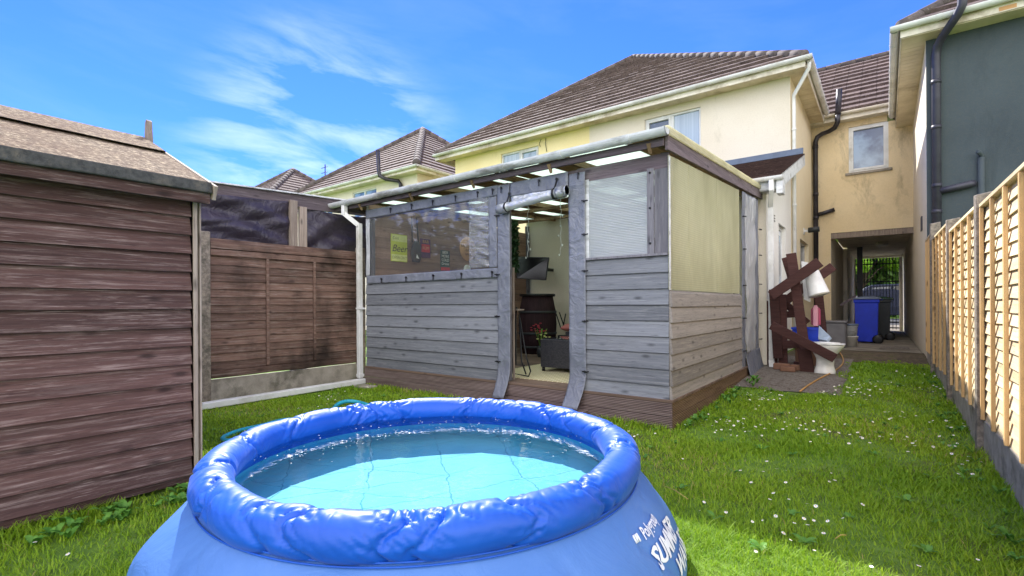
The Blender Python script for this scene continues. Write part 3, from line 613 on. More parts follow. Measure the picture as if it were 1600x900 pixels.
hb = MB(); hips(hb, (rx, ry, rz), (rx+4.6, ry+4.6, rz+3.5)); hb.build('hip_tiles', 'hip', rr)
gutter(Hr, (rx-.13, ry-.065, rz), (9.4, ry-.065, rz), (0, 1, 0), .065, 'upvc', n=8); gutter(Hr, (rx-.065, ry, rz), (rx-.065, LY-.45, rz), (-1, 0, 0), .065, 'upvc', n=4)
mb = MB(); px_ = .635; py_ = RY-.065
mb.tube([(.905, ry-.20, 7.0), (.90, ry-.20, 5.55), (.895, ry-.20, 5.42), (.85, ry-.16, 5.32), (.70, ry+.10, 5.16), (.65, py_-.03, 5.08), (px_, py_, 4.95), (px_, py_, .3)], .057, 14)
for z in (4.55, 3.85, 2.55, 2.95): mb.lathe([(.064, -.03), (.064, .03)], (px_, py_, z), 14)
mb.tube([(px_, py_, 2.86), (.85, py_, 2.89), (1.02, py_, 2.92), (1.06, py_+.03, 2.93)], .05, 12); mb.build('soil_pipe', 'dark_p', Hr)
mb = MB(); mb.tube([(1.14, RY-.03, 3.3), (1.14, RY-.03, 1.2)], .04, 10); mb.tube([(1.10, RY-.12, 3.37), (1.14, RY-.03, 3.35), (1.15, RY-.03, 3.25)], .03, 8); mb.build('waste_pipe', 'dark_r', Hr)
mb = MB(); mb.box((1.30, ry-.004, 5.275), (1.48, ry+.001, 5.33)); mb.build('brown_patch', 'sign_wood', fas)
mb = MB(); mb.box((RX-.02, 11.2, 2.42), (RX, 11.45, 2.66)); mb.build('wall_vent', 'dark_p', Hr)

# ============================================================ HOUSES AT THE LEFT
def back_house(cx, w_, y, label, wins, side=True, pipe=None):
    h = thing('detached_house', label, 'house', (cx, y+w_/2, 0), group='houses along the left')
    x0, x1 = cx-w_/2, cx+w_/2
    mb = MB(); hs = [(a, b, 4.5, 5.5) for a, b in wins]
    wall_holes(mb, 'y', y, x0, x1, 0, 5.66, hs, .12, 1)
    mb.add([(x1, y, 0), (x1, y+w_, 0), (x1, y+w_, 5.66), (x1, y, 5.66)], [(0, 1, 2, 3)]); mb.add([(x0, y, 0), (x0, y+w_, 0), (x0, y+w_, 5.66), (x0, y, 5.66)], [(0, 3, 2, 1)]); mb.add([(x0, y+w_, 0), (x1, y+w_, 0), (x1, y+w_, 5.66), (x0, y+w_, 5.66)], [(0, 3, 2, 1)]); mb.build('wall', 'cream', h)
    mb = MB(); mb.box((x0+.3, y+.35, 0), (x1-.3, y+w_-.3, 5.6)); mb.build('interior_block', 'black', h)
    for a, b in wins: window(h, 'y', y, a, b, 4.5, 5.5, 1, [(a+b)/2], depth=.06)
    o = .4; a0, a1, b0, b1 = x0-o, x1+o, y-o, y+w_+o; z = 5.8; k = (w_/2+o)*.78; ap = (cx, y+w_/2, z+k)
    rf = MB(); q = [(a0, b0, z), (a1, b0, z), (a1, b1, z), (a0, b1, z)]
    for i in range(4): courses(rf, q[i], q[(i+1) % 4], ap, ap, .33, .045, .33)
    r_ = rf.build('roof', 'tile', h); hb = MB()
    for c in q: hips(hb, c, ap, .13)
    hb.build('hip_tiles', 'hip', r_)
    mb = MB(); mb.box((a0, b0, 5.62), (a1, b0+.02, 5.79)); mb.box((a1-.02, b0+.021, 5.62), (a1, b1, 5.79)); mb.box((a0, b0+.021, 5.62), (a0+.02, b1, 5.79)); mb.box((a0+.021, b0+.021, 5.65), (a1-.021, y-.002, 5.66)); mb.box((x1+.002, y, 5.65), (a1-.021, b1, 5.66)); mb.build('fascia', 'fascia', r_)
    gutter(h, (a0, b0-.065, 5.77), (a1+.13, b0-.065, 5.77), (0, 1, 0), .07, n=5); gutter(h, (a1+.065, b0, 5.77), (a1+.065, b1, 5.77), (1, 0, 0), .07, n=4)
    if pipe:
        mb = MB(); xx = pipe; yy = b0-.12
        mb.tube([(xx-.62, yy-.05, 6.55), (xx-.58, yy-.05, 5.85), (xx-.54, yy-.05, 5.66), (xx-.40, yy+.1, 5.55), (xx-.1, y-.1, 5.5), (xx, y-.09, 5.38), (xx, y-.09, .3)], .065, 12); mb.build('soil_pipe', 'black_p', h)
    return h
back_house(-16.20, 7.0, 11.50, 'cream house with pyramid tiled roof and black vent pipe, left of the yellow house', [(-16.35, -14.90), (-18.6, -17.7)], pipe=-13.45)
back_house(-27.3, 7.4, 11.50, 'furthest house at the left, only its brown pyramid roof showing above the fence screen', [(-28.0, -26.6)])
mb = MB(); a = at(508, 282, 'y', 15.5); b = at(508, 257, 'y', 15.5)
mb.tube([(a.x, a.y, a.z-3.5), b], .03, 6)
for k in range(4): mb.tube([(b.x-.35, b.y, b.z-.15-.28*k), (b.x+.2, b.y, b.z-.15-.28*k)], .02, 5)
an = mb.build('roof_aerial', 'dark_p'); tag(an, 'thin television aerial sticking up behind the left tiled roof', 'aerial')

# ============================================================ RIGHT FENCE
Fr = thing('garden_fence', 'new lapped timber fence with concrete posts and gravel boards along the right side', 'fence', (.6, 5, 0))
posts = [(.655, 1.45, 1.98), (.625, 3.30, 1.98), (.60, 5.15, 1.99), (.572, 7.00, 2.05), (.54, 8.85, 2.25)]
tops = [1.88, 1.885, 1.91, 2.02, 2.12]; gbs = [.27, .27, .28, .32, .40]
for i, (x, y, zt) in enumerate(posts):
    mb = MB(); b0 = gz(y)-.2; vs = [(x-.055, y-.06), (x+.055, y-.06), (x+.055, y+.06), (x-.055, y+.06)]
    mb.add([(a, b, b0) for a, b in vs]+[(vs[0][0], vs[0][1], zt-.03), (vs[1][0], vs[1][1], zt-.01), (vs[2][0], vs[2][1], zt), (vs[3][0], vs[3][1], zt-.015)], [(0, 3, 2, 1), (4, 5, 6, 7), (0, 1, 5, 4), (1, 2, 6, 5), (2, 3, 7, 6), (3, 0, 4, 7)])
    mb.build('concrete_post', 'concrete_post', Fr, bevel=.008)
    if i < 4: nx, ny, _ = posts[i+1]
    else: nx, ny = .53, 10.06
    ya, yb = y+.062, ny-.062; xa = x+(nx-x)*.03; xb = nx
    xf = lambda yy: x+(nx-x)*(yy-y)/(ny-y)
    mb = MB(); g1 = gbs[i]; zb_ = gz(y)-.15
    mb.add([(xf(ya)-.02, ya, zb_), (xf(yb)-.02, yb, zb_), (xf(yb)-.02, yb, g1), (xf(ya)-.02, ya, g1), (xf(ya)+.03, ya, zb_), (xf(yb)+.03, yb, zb_), (xf(yb)+.03, yb, g1), (xf(ya)+.03, ya, g1)], [(0, 3, 2, 1), (4, 5, 6, 7), (3, 7, 6, 2), (0, 1, 5, 4), (0, 4, 7, 3), (1, 2, 6, 5)]); mb.build('gravel_board', 'concrete', Fr, bevel=.006)
    mb = MB(); z = g1+.02; nb = 19; st = (tops[i]-g1-.03)/nb; sd = i*13.7
    for k in range(nb):
        z0 = g1+.01+k*st; rn = random.random(); ns = 26
        lo = [z0-.022+.012*mnoise.noise(Vector((yy*2.2, k*3.1, sd))) for yy in np.linspace(ya, yb, ns)]
        vs = []
        for yy, lz in zip(np.linspace(ya, yb, ns), lo):
            xx = xf(yy); vs += [(xx-.016, yy, lz), (xx-.006, yy, lz), (xx+.010, yy, z0+st+.006), (xx+.003, yy, z0+st+.006)]
        fs = []
        for q in range(ns-1):
            for e in range(4): fs.append((q*4+e, (q+1)*4+e, (q+1)*4+(e+1) % 4, q*4+(e+1) % 4))
        mb.add(vs, fs, False, rn)
    pn = mb.build('fence_panel', 'pine', Fr)
    nbt = 5 if i != 3 else 5
    mb = MB()
    for k in range(nbt):
        yy = ya+.03+(yb-ya-.06)*k/(nbt-1); mb.box((xf(yy)-.040, yy-.018, g1+.005), (xf(yy)-.0175, yy+.018, tops[i]-.03))
    mb.bar((xf(ya)-.028, ya, g1+.02), (xf(yb)-.028, yb, g1+.02), .022, .035) if False else None
    mb.build('batten', 'batten', pn, bevel=.003, kind=None)
    mb = MB(); mb.bar((xf(ya)-.012, ya, tops[i]-.012), (xf(yb)-.012, yb, tops[i]-.012), .055, .026); mb.build('capping_rail', 'pine', pn, bevel=.003)

# ============================================================ LEFT FENCE, SCREEN AND SHED
LXF = -6.36
Fl = thing('old_fence', 'weathered dark lapped fence panels on a concrete base, left of the shelter', 'fence', (LXF, 3, 0))
for (ya, yb) in ((-1.7, .3), (.42, 2.38), (2.50, 4.52)):
    mb = MB(); mb.box((LXF-.025, ya, -.1), (LXF+.025, yb, .29)); mb.build('gravel_board', 'concrete', Fl, bevel=.006)
    mb = MB(); z0 = .32; zt = 1.96; nb = 17; st = (zt-z0)/nb
    for k in range(nb):
        zz = z0+k*st; ns = 22; vs = []; rn = random.random()
        for yy in np.linspace(ya, yb, ns):
            lz = zz-.02+.012*mnoise.noise(Vector((yy*2, k*4.1, 7)))
            vs += [(LXF+.018, yy, lz), (LXF+.007, yy, lz), (LXF-.008, yy, zz+st+.004), (LXF-.001, yy, zz+st+.004)]
        mb.add(vs, [(q*4+e, q*4+(e+1) % 4, (q+1)*4+(e+1) % 4, (q+1)*4+e) for q in range(ns-1) for e in range(4)], False, rn)
    pn = mb.build('fence_panel', 'fence_old', Fl)
    mb = MB()
    for yy in (ya+(yb-ya)/3, ya+(yb-ya)*2/3-.02): mb.box((LXF+.02, yy-.017, .40), (LXF+.045, yy+.017, 1.80))
    for z_, h_ in ((1.88, .075), (1.795, .07), (.345, .07)): mb.box((LXF+.019, ya, z_-h_/2), (LXF+.042, yb, z_+h_/2))
    mb.build('batten', 'fence_old', pn, bevel=.003)
for y in (.36, 2.44, 4.60):
    mb = MB(); mb.box((LXF-.055, y-.055, -.1), (LXF+.055, y+.055, 2.03)); mb.build('concrete_post', 'concrete_post', Fl, bevel=.01)
S = thing('tarpaulin_screen', 'timber frame hung with sagging black tarpaulin above the old dark fence', 'screen', (-6.62, 3.2, 0))
sx = -6.62
mb = MB(); mb.bar((sx, -.2, 2.44), (sx, 5.35, 2.70), .05, .19); mb.build('top_beam', 'beam_y', S, bevel=.004)
mb = MB(); mb.bar((sx+.01, -.2, 2.545), (sx+.01, 5.35, 2.805), .12, .018); mb.build('edge_strip', 'upvc_dirty', S)
for ya in (3.60, 3.74):
    mb = MB(); mb.box((sx+.03, ya, 0), (sx+.085, ya+.105, 2.62 if ya < 3.7 else 2.55)); mb.build('post', 'grey_tim', S, bevel=.004)
mb = MB(); mb.box((sx-.04, -.3, 0), (sx+.03, -.2, 2.44)); mb.box((sx-.04, 5.3, 0), (sx+.03, 5.4, 2.62)); mb.build('post', 'grey_tim', S)
def tarp(y0, y1, za, zb, sag, seed):
    def fn(u, v):
        y = y0+(y1-y0)*u; zt = za+(zb-za)*u; sagz = sag*math.sin(PI*u)**.8
        z = (zt-sagz)*(1-v)+1.6*v
        cr_ = .035*mnoise.noise(Vector((u*2.2+v*1.2, (v*5+2.2*math.sin(PI*u)), seed)))+.03*abs(mnoise.noise(Vector((u*1.5, v*8-3*math.sin(PI*u), seed+5))))
        return (sx+.02+cr_*2.0+.02*math.sin(PI*u), y, z)
    mb = MB(); mb.grid(fn, 60, 60); return mb.build('tarpaulin', 'tarp', S, solid=.003)
tarp(-.2, 3.62, 2.44, 2.60, .04, 1); tarp(3.78, 5.3, 2.60, 2.66, .10, 9)

Sh = thing('garden_shed', 'dark brown lapped timber shed with a mossy felt roof at the left edge', 'shed', (-4.85, .1, 0))
wx, wy0, wy1 = -3.55, -1.25, 1.31; ze = 1.85; rxm = -4.62; rzm = 2.44; lx = -5.75
mb = MB(); nb = 15; st = (ze-.10)/nb
for k in range(nb):
    z0 = .10+k*st; rn = random.random(); ns = 30; vs = []
    for yy in np.linspace(wy0, wy1-.03, ns):
        wv = .003*mnoise.noise(Vector((yy*1.7, k*2.3, 0)))
        vs += [(wx+.036, yy, z0-.012+wv), (wx+.006, yy, z0-.004+wv), (wx-.006, yy, z0+st+.004), (wx+.003, yy, z0+st+.004)]
    mb.add(vs, [(q*4+e, q*4+(e+1) % 4, (q+1)*4+(e+1) % 4, (q+1)*4+e) for q in range(ns-1) for e in range(4)]+[(3, 2, 1, 0), tuple((ns-1)*4+e for e in range(4))], False, rn)
mb.build('side_cladding', 'shed', Sh)
mb = MB()
for k in range(20):
    z0 = .10+k*st; 
    if z0 > rzm-.1: break
    zt = z0+st; t = max(0, (z0+.06-ze)/(rzm-ze)); xa, xb = wx+(rxm-wx)*t-.0, lx+(rxm-lx)*t
    mb.add([(xa, wy1+.014, z0-.012), (xb, wy1+.014, z0-.012), (xb, wy1+.0, zt), (xa, wy1+.0, zt), (xa, wy1-.02, z0-.012), (xb, wy1-.02, z0-.012)], [(0, 3, 2, 1), (4, 0, 1, 5)])
mb.build('gable_cladding', 'shed', Sh)
mb = MB(); mb.box((lx, wy0, .08), (lx+.02, wy1, ze)); mb.box((lx, wy0, .05), (wx-.02, wy0+.02, ze+.3)); mb.box((lx, wy0, .03), (wx-.01, wy1-.02, .10)); mb.build('back_cladding', 'shed', Sh)
mb = MB(); mb.box((wx+.037, wy1-.026, .08), (wx+.050, wy1-.001, ze)); mb.box((wx-.03, wy1+.015, .08), (wx+.037, wy1+.026, ze)); mb.build('corner_trim', 'grey_tim', Sh, bevel=.003)
mb = MB(); rov = .12
def slope(x0, z0, x1, z1, y0, y1, th, mbb, sub=40):
    d = Vector((x1-x0, 0, z1-z0)); n = Vector((-(z1-z0), 0, x1-x0)).normalized(); n = n if n.z > 0 else -n
    def fn(u, v): 
        p = Vector((x0, y0+(y1-y0)*v, z0))+d*u; return p+n*(th+.004*mnoise.noise(Vector((p.x*4, p.y*4, 1))))
    mbb.grid(fn, sub, sub*2); 
    a, b = Vector((x0, 0, z0)), Vector((x1, 0, z1))
    for yy in (y0, y1): mbb.add([(a.x, yy, a.z), (b.x, yy, b.z), tuple(Vector((b.x, yy, b.z))+n*th), tuple(Vector((a.x, yy, a.z))+n*th)], [(0, 1, 2, 3)])
    mbb.add([(x0, y0, z0), (x1, y0, z1), (x1, y1, z1), (x0, y1, z0)], [(0, 1, 2, 3)])
ex = wx+.15; ezz = 1.90
xm = ex+(rxm-ex)*.62; zm = ezz+(rzm-ezz)*.62
slope(ex, ezz, rxm, rzm, wy0-.1, wy1+.035, .022, mb); slope(lx-.1, ezz, rxm, rzm, wy0-.1, wy1+.035, .022, mb)
ro = mb.build('felt_roof', 'felt', Sh)
mb = MB(); slope(xm, zm+.022, rxm-.02, rzm+.024, wy0-.1, wy1+.037, .022, mb); mb.build('felt_cap_strip', 'felt', ro)
def edgef(u, v):
    y = wy0-.1+(wy1+.135-wy0)*u; w_ = mnoise.noise(Vector((y*3, 0, 4)))
    return (ex+.012+.004*w_+.012*v, y, ezz+.03-(.068+.006*w_)*v)
mb = MB(); mb.grid(edgef, 80, 8); mb.build('eave_drape', 'felt_dark', ro, solid=.014)
mb = MB(); mb.box((ex-.03, wy0-.1, ezz-.10), (ex-.004, wy1+.035, ezz-.005)); mb.build('eave_board', 'shed', Sh)
nn_ = Vector((-(rzm-ezz), 0, rxm-ex)).normalized(); 
mb = MB(); mb.bar((ex+.03, wy1+.052, ezz-.035), (rxm, wy1+.052, rzm-.02), .02, .09, (0, 0, 1)); mb.bar((lx-.1, wy1+.052, ezz-.03), (rxm, wy1+.052, rzm-.02), .02, .09); mb.build('bargeboard', 'grey_tim', Sh)
mb = MB(); fx = rxm+.02; fy = wy1+.052
mb.add([(fx-.048, fy, rzm-.02), (fx+.048, fy, rzm-.02), (fx+.022, fy, rzm+.16), (fx+.0, fy, rzm+.175), (fx-.022, fy, rzm+.16), (fx-.048, fy+.034, rzm-.02), (fx+.048, fy+.034, rzm-.02), (fx+.022, fy+.034, rzm+.16), (fx+.0, fy+.034, rzm+.175), (fx-.022, fy+.034, rzm+.16)], [(0, 1, 2, 3, 4), (9, 8, 7, 6, 5), (0, 5, 6, 1), (1, 6, 7, 2), (2, 7, 8, 3), (3, 8, 9, 4), (4, 9, 5, 0)]); mb.build('finial', 'grey_tim', Sh)

# ============================================================ SHELTER
G = thing('garden_shelter', 'grey timber garden bar shelter with clear plastic curtains, white gutter and a raised deck', 'shelter', (-3.8, 6.4, 0))
FY, SX, LX = 4.50, -1.585, -6.05
def roofz(y): return 2.655+(y-4.3)*.062
mb = MB()
for z0, z1 in ((-.12, .118), (.124, .248)): mb.box((LX-.02, FY-.045, z0), (SX+.03, FY-.015, z1)); 
mb.build('deck_front', 'deck_x', G, bevel=.004)
mb = MB()
for z0, z1 in ((-.12, .118), (.124, .247)): mb.box((SX+.0, FY-.0149, z0), (SX+.029, 7.62, z1))
mb.build('deck_side', 'deck_y', G, bevel=.004)
mb = MB(); y = FY-.05
while y < 8.55:
    mb.box((LX, y, .2485), (SX+.04 if y < 7.6 else SX, min(y+.138, 8.58), .275)); y += .143
mb.build('deck_floor', 'floor', G, bevel=.003)
mb = MB(); mb.box((-3.62, 4.14, .01), (-2.40, 4.44, .085)); mb.build('deck_step', 'deck_x', G, bevel=.006)
# framing
mb = MB()
for (x, y, zt) in ((LX+.04, FY+.05, 2.62), (-3.50, FY+.05, 2.62), (-2.52, FY+.05, 2.62), (SX-.05, FY+.05, 2.62), (SX-.05, 7.27, 2.78), (SX-.05, 8.52, 2.86), (LX+.04, 8.5, 2.86)):
    mb = MB(); mb.box((x-.035, y-.035, .275), (x+.035, y+.035, zt-.06)); mb.build('post', 'post', G, bevel=.003)
mb = MB(); mb.box((LX, FY-.008, 2.405), (SX+.005, FY+.014, 2.545)); mb.build('front_beam', 'beam', G, bevel=.003)
mb = MB(); mb.box((LX-.55, 4.33, 2.565), (SX+.01, 4.362, 2.635)); mb.build('gutter_board', 'beam', G, bevel=.003)
mb = MB(); mb.bar((SX+.03, 4.36, roofz(4.36)-.062), (SX+.03, 8.72, roofz(8.72)-.062), .03, .135); mb.build('side_fascia', 'beam_y', G, bevel=.003)
mb = MB(); mb.bar((LX-.35, 4.36, roofz(4.36)-.062), (LX-.35, 8.55, roofz(8.55)-.062), .03, .12); mb.build('side_fascia', 'beam_y', G, bevel=.003)
def ftexb(name, x0, x1, z0, z1, n, mat):
    mb = MB(); st = (z1-z0)/n
    for k in range(n):
        a = z0+k*st; rn = random.random(); ns = 14; vs = []
        for xx in np.linspace(x0, x1, ns):
            wv = .002*mnoise.noise(Vector((xx*2, k*2.3+x0, 0)))
            vs += [(xx, FY-.034, a-.005+wv), (xx, FY-.002, a-.004), (xx, FY-.002, a+st), (xx, FY-.006, a+st+.001), (xx, FY-.020, a+st-.020+wv)]
        mb.add(vs, [(q*5+e, (q+1)*5+e, (q+1)*5+(e+1) % 5, q*5+(e+1) % 5) for q in range(ns-1) for e in range(5)]+[(0, 1, 2, 3, 4), tuple((ns-1)*5+e for e in (4, 3, 2, 1, 0))], False, rn)
    return mb.build(name, mat, G)
ftexb('front_cladding', LX, -3.44, .255, 1.475, 8, 'clad'); ftexb('front_cladding', -2.60, SX, .255, 1.60, 9, 'clad')
mb = MB(); n = 7; z0_, z1_ = .255, 1.275; st = (z1_-z0_)/n
for k in range(n):
    a = z0_+k*st; rn = random.random()
    mb.sweep([(.034, -.005), (.002, -.003), (.002, st), (.006, st+.001), (.0205, st-.022)], (SX, FY-.018, a), (SX, 7.24, a), (1, 0, 0), (0, 0, 1), rnd=rn)
mb.build('side_cladding', 'clad_side', G)
mb = MB()
for k in range(15):
    a = .28+k*.158
    if a > 2.6: break
    mb.box((LX+.01, FY+.02, a), (LX+.03, 8.58, a+.155))
mb.build('left_wall_boards', 'inner', G)
mb = MB(); mb.box((LX-.02, FY+.0, .25), (LX+.0, 8.58, 2.62)); mb.build('left_wall_outside', 'clad_side', G)
mb = MB(); mb.box((-2.44, FY-.045, 1.60), (SX-.0, FY+.01, 1.622)); mb.build('window_sill_board', 'post', G)
mb = MB(); mb.box((-2.425, FY-.016, 1.624), (-1.775, FY-.008, 2.403)); p = mb.build('ribbed_window', 'poly_front', G)
mb = MB(); mb.box((-2.44, FY-.022, 1.624), (-2.40, FY-.0165, 2.42)); mb.build('edge_strip', 'upvc_dirty', p); mb = MB(); mb.box((-1.785, FY-.026, 1.624), (-1.719, FY-.0165, 2.42)); mb.build('edge_strip', 'post', p)
mb = MB()
for z in (1.72, 2.05, 2.38): mb.lathe([(0, -.008), (.011, -.006), (.011, 0)], (-1.755, FY-.026, z), 10, axis='y')
mb.build('screw', 'toggle', p)
mb = MB(); mb.box((-1.718, FY-.019, 1.624), (SX+.002, FY-.001, 2.404)); mb.build('corner_board', 'post', G, bevel=.003)
# side twin-wall sheets
mb = MB(); ya, yb = 4.46, 7.14
seams = [ya, 5.03, 6.05, yb]
zt_ = lambda y: roofz(y)-.155
sp_ = thing_ = None
for i in range(3):
    a, b = seams[i]+.004, seams[i+1]-.004; mb = MB(); xx = SX+.004+.001*i
    mb.add([(xx, a, 1.285), (xx, b, 1.285), (xx, b, zt_(b)), (xx, a, zt_(a)), (xx+.010, a, 1.285), (xx+.010, b, 1.285), (xx+.010, b, zt_(b)), (xx+.010, a, zt_(a))], [(0, 3, 2, 1), (4, 5, 6, 7), (0, 1, 5, 4), (2, 3, 7, 6), (0, 4, 7, 3), (1, 2, 6, 5)]); q = mb.build('twinwall_sheet', 'poly_side', G)
    mb = MB(); mb.box((xx+.0105, b-.004, 1.29), (xx+.014, b+.006, zt_(b)-.0)); mb.build('joint_strip', 'poly_side', q)
mb = MB(); mb.box((SX+.0165, 4.452, 1.28), (SX+.020, 4.485, 2.50)); mb.build('corner_strip', 'upvc_dirty', G)
# roof
mb = MB(); RX0, RX1 = LX-.40, SX+.045
for k in range(6):
    x = -6.30+k*.93; 
    m2 = MB(); m2.bar((x, 4.365, roofz(4.365)-.038), (x, 8.56, roofz(8.56)-.038), .045, .065); m2.build('rafter', 'roof_wood', G)
sk = [(-6.0, -5.6), (-5.2, -4.98), (-4.68, -4.2), (-3.86, -3.48), (-3.3, -2.96), (-2.62, -1.95)]
edges = [RX0]+[e for s_ in sk for e in s_]+[RX1]
for i in range(len(edges)-1):
    a, b = edges[i]+.003, edges[i+1]-.003; m2 = MB(); yy = [4.285, 8.58] 
    d = .012
    m2.add([(a, yy[0], roofz(yy[0])), (b, yy[0], roofz(yy[0])), (b, yy[1], roofz(yy[1])), (a, yy[1], roofz(yy[1])), (a, yy[0], roofz(yy[0])+d), (b, yy[0], roofz(yy[0])+d), (b, yy[1], roofz(yy[1])+d), (a, yy[1], roofz(yy[1])+d)], [(0, 3, 2, 1), (4, 5, 6, 7), (0, 1, 5, 4), (2, 3, 7, 6), (0, 4, 7, 3), (1, 2, 6, 5)])
    m2.build('roof_sheet' if i % 2 else 'roof_board', 'poly_roof' if i % 2 else 'roof_wood', G)
m2 = MB()
for y in (5.4, 6.5, 7.6): m2.box((LX, y, roofz(y)-.16), (SX-.02, y+.05, roofz(y)-.11))
m2.build('cross_beam', 'roof_wood', G)
m2 = MB(); m2.bar((RX1+.008, 4.30, roofz(4.30)+.028), (RX1+.008, 8.74, roofz(8.74)+.028), .03, .055); m2.bar((RX1-.005, 4.30, roofz(4.30)+.065), (RX1-.005, 8.74, roofz(8.74)+.065), .05, .012); m2.build('roof_edge_trim', 'poly_side', G)
m2 = MB(); m2.box((LX-.4, 4.25, roofz(4.28)+.016), (SX+.02, 4.33, roofz(4.28)+.026)); m2.build('roof_eave_trim', 'upvc_dirty', G)
gt = gutter(G, (-6.60, 4.268, 2.665), (SX+.07, 4.268, 2.69), (0, 1, 0), .062, 'upvc_dirty', n=7)
for k in range(5):
    x = -6.0+k*1.07; m2 = MB(); m2.add([(x, 4.362, 2.62), (x+.03, 4.362, 2.62), (x+.03, 4.362, 2.52), (x, 4.362, 2.52), (x, 4.30, 2.60), (x+.03, 4.30, 2.60)], [(0, 1, 2, 3), (0, 4, 5, 1), (4, 3, 2, 5), (0, 3, 4), (1, 5, 2)]); m2.build('bracket', 'roof_wood', gt)
m2 = MB(); m2.bar((-6.27, 4.27, 2.62), (-6.27, 4.27, 2.47), .066, .066, (0, 1, 0)); m2.bar((-6.27, 4.27, 2.49), (-6.115, 4.40, 2.32), .066, .066, (0, 0, 1)); m2.bar((-6.115, 4.41, 2.35), (-6.115, 4.41, .10), .066, .066, (0, 1, 0)); m2.build('downpipe', 'upvc', G, bevel=.006)
m2 = MB(); m2.box((-6.155, 4.372, 1.10), (-6.03, 4.45, 1.125)); m2.box((-6.155, 4.372, .12), (-6.07, 4.45, .16)); m2.build('pipe_clip', 'upvc', G)
m2 = MB(); m2.bar((-6.09, 4.46, .055), (-6.04, 1.50, .045), .095, .075); m2.build('ground_pipe', 'upvc', G, bevel=.012)
m2 = MB(); m2.box((-6.0, 4.2, -.01), (-5.7, 4.40, .03)); m2.build('pipe_rest_slab', 'concrete', G, bevel=.006)
# plastic curtains
def cloth(name, x0, x1, z0, z1, y, mat, par, amp=.006, seed=0, nx=24, nz=60, flare=0, th=.0025, tilt=0):
    def fn(u, v):
        x = x0+(x1-x0)*u; z = z0+(z1-z0)*v; f = max(0, (.35-(z-z0))/.35)**1.6 if flare else 0
        return (x+tilt*f-.012*f*(u-.5), y-flare*f+amp*mnoise.noise(Vector((x*7, z*3.3, seed)))+amp*.5*mnoise.noise(Vector((x*19, z*15, seed))), z)
    m_ = MB(); m_.grid(fn, nx, nz); return m_.build(name, mat, par, solid=th)
toggles = []
def toggle(x, y, z, par, horiz=False):
    m_ = MB()
    if not horiz:
        m_.lathe([(0, -.012), (.013, -.010), (.013, .0), (.006, .004)], (x, y, z), 10, axis='y'); m_.bar((x, y-.014, z+.012), (x, y-.014, z-.014), .016, .01, (0, 1, 0)); m_.bar((x, y-.010, z-.012), (x-.004, y-.006, z-.060), .009, .009, (0, 1, 0))
    else:
        m_.lathe([(0, -.012), (.012, -.010), (.012, .0), (.006, .004)], (x, y, z), 10, axis='y'); m_.bar((x-.022, y-.015, z+.002), (x+.030, y-.012, z-.002), .014, .012); m_.lathe([(0, -.008), (.008, -.006), (.008, 0)], (x+.036, y, z+.002), 8, axis='y')
    m_.build('toggle', 'toggle', par)
CW = cloth('window_curtain', -5.98, -3.70, 1.575, 2.43, FY-.030, 'clear', G, .014, 3, 60, 30)
def crump(u, v):      # creased right edge of the sheet
    x = -4.02+.33*u; z = 1.60+.82*v; r_ = mnoise.noise(Vector((u*1.2, v*13+1.5*u, 2))); return (x, FY-.034-.010*u+.045*u*r_, z)
m_ = MB(); m_.grid(crump, 40, 120); m_.build('creased_edge', clear('creased_plastic', (.93, .94, .96), .10, .10, 1.0, 5, .06, (1.2, 1, 5)), CW, solid=.002)
for a in ((-6.02, -3.57, 2.415, 2.535), (-6.02, -3.565, 1.470, 1.580)): cloth('hem_band', a[0], a[1], a[2], a[3], FY-.040, 'pvc', CW, .007, a[2], 90, 8)
cloth('hem_band', -3.705, -3.585, 1.585, 2.41, FY-.042, 'pvc', CW, .007, 5, 8, 50); cloth('hem_band', -6.02, -5.94, 1.585, 2.41, FY-.042, 'clear_roll', CW, .007, 5, 8, 50)
for x in (-5.66, -5.14, -4.62, -4.13, -3.645): toggle(x, FY-.050, 1.535 if x > -5 else 1.53, CW)
for x in (-5.45, -5.02, -4.62, -4.22, -3.86, -3.63): toggle(x, FY-.052, 2.49, CW)
DL = cloth('door_strip', -3.572, -3.395, .10, 2.52, FY-.046, 'pvc', G, .008, 11, 12, 90, .10, tilt=-.02)
DR = cloth('door_strip', -2.622, -2.428, .10, 2.50, FY-.046, 'pvc', G, .008, 15, 12, 90, .13, tilt=-.03)
cloth('door_header', -3.39, -2.625, 2.375, 2.53, FY-.047, 'pvc', G, .008, 18, 30, 12)
cloth('header_clear', -3.38, -2.63, 2.26, 2.38, FY-.043, 'clear_roll', G, .015, 19, 30, 20)
for z in (2.18, 1.50, 1.02, .50): toggle(-3.575, FY-.056, z, DL, True)
for z in (2.20, 1.49, .98, .47, 1.86): toggle(-2.435, FY-.056, z, DR, True)
for x in (-3.50, -2.98, -2.50): toggle(x, FY-.056, 2.49, G)
def roll(u, v):
    p = Vector((-3.50, 4.39, 2.235)).lerp(Vector((-2.60, 4.39, 2.325)), u); a = 2*PI*v; r_ = .047+.004*mnoise.noise(Vector((u*9, math.cos(a)*1.5, math.sin(a)*1.5)))+(.006 if u < .15 or u > .87 else 0)
    return (p.x, p.y+r_*math.cos(a), p.z+r_*math.sin(a))
m_ = MB(); m_.grid(roll, 70, 25); rl = m_.build('curtain_roll', 'clear_roll', G)
for u in (.0, .985):
    m_ = MB()
    p = Vector((-3.50, 4.39, 2.235)).lerp(Vector((-2.60, 4.39, 2.325)), u); m_.lathe([(.053, -.012), (.055, .0), (.055, .12 if u == 0 else -.11), (.05, .12 if u == 0 else -.11)], p, 20, axis='x'); 
    for r_ in (.044, .034, .022): m_.lathe([(r_, -.014 if u == 0 else .01), (r_-.006, -.014 if u == 0 else .01)], p, 20, axis='x')
    m_.build('roll_end', 'pvc', rl)
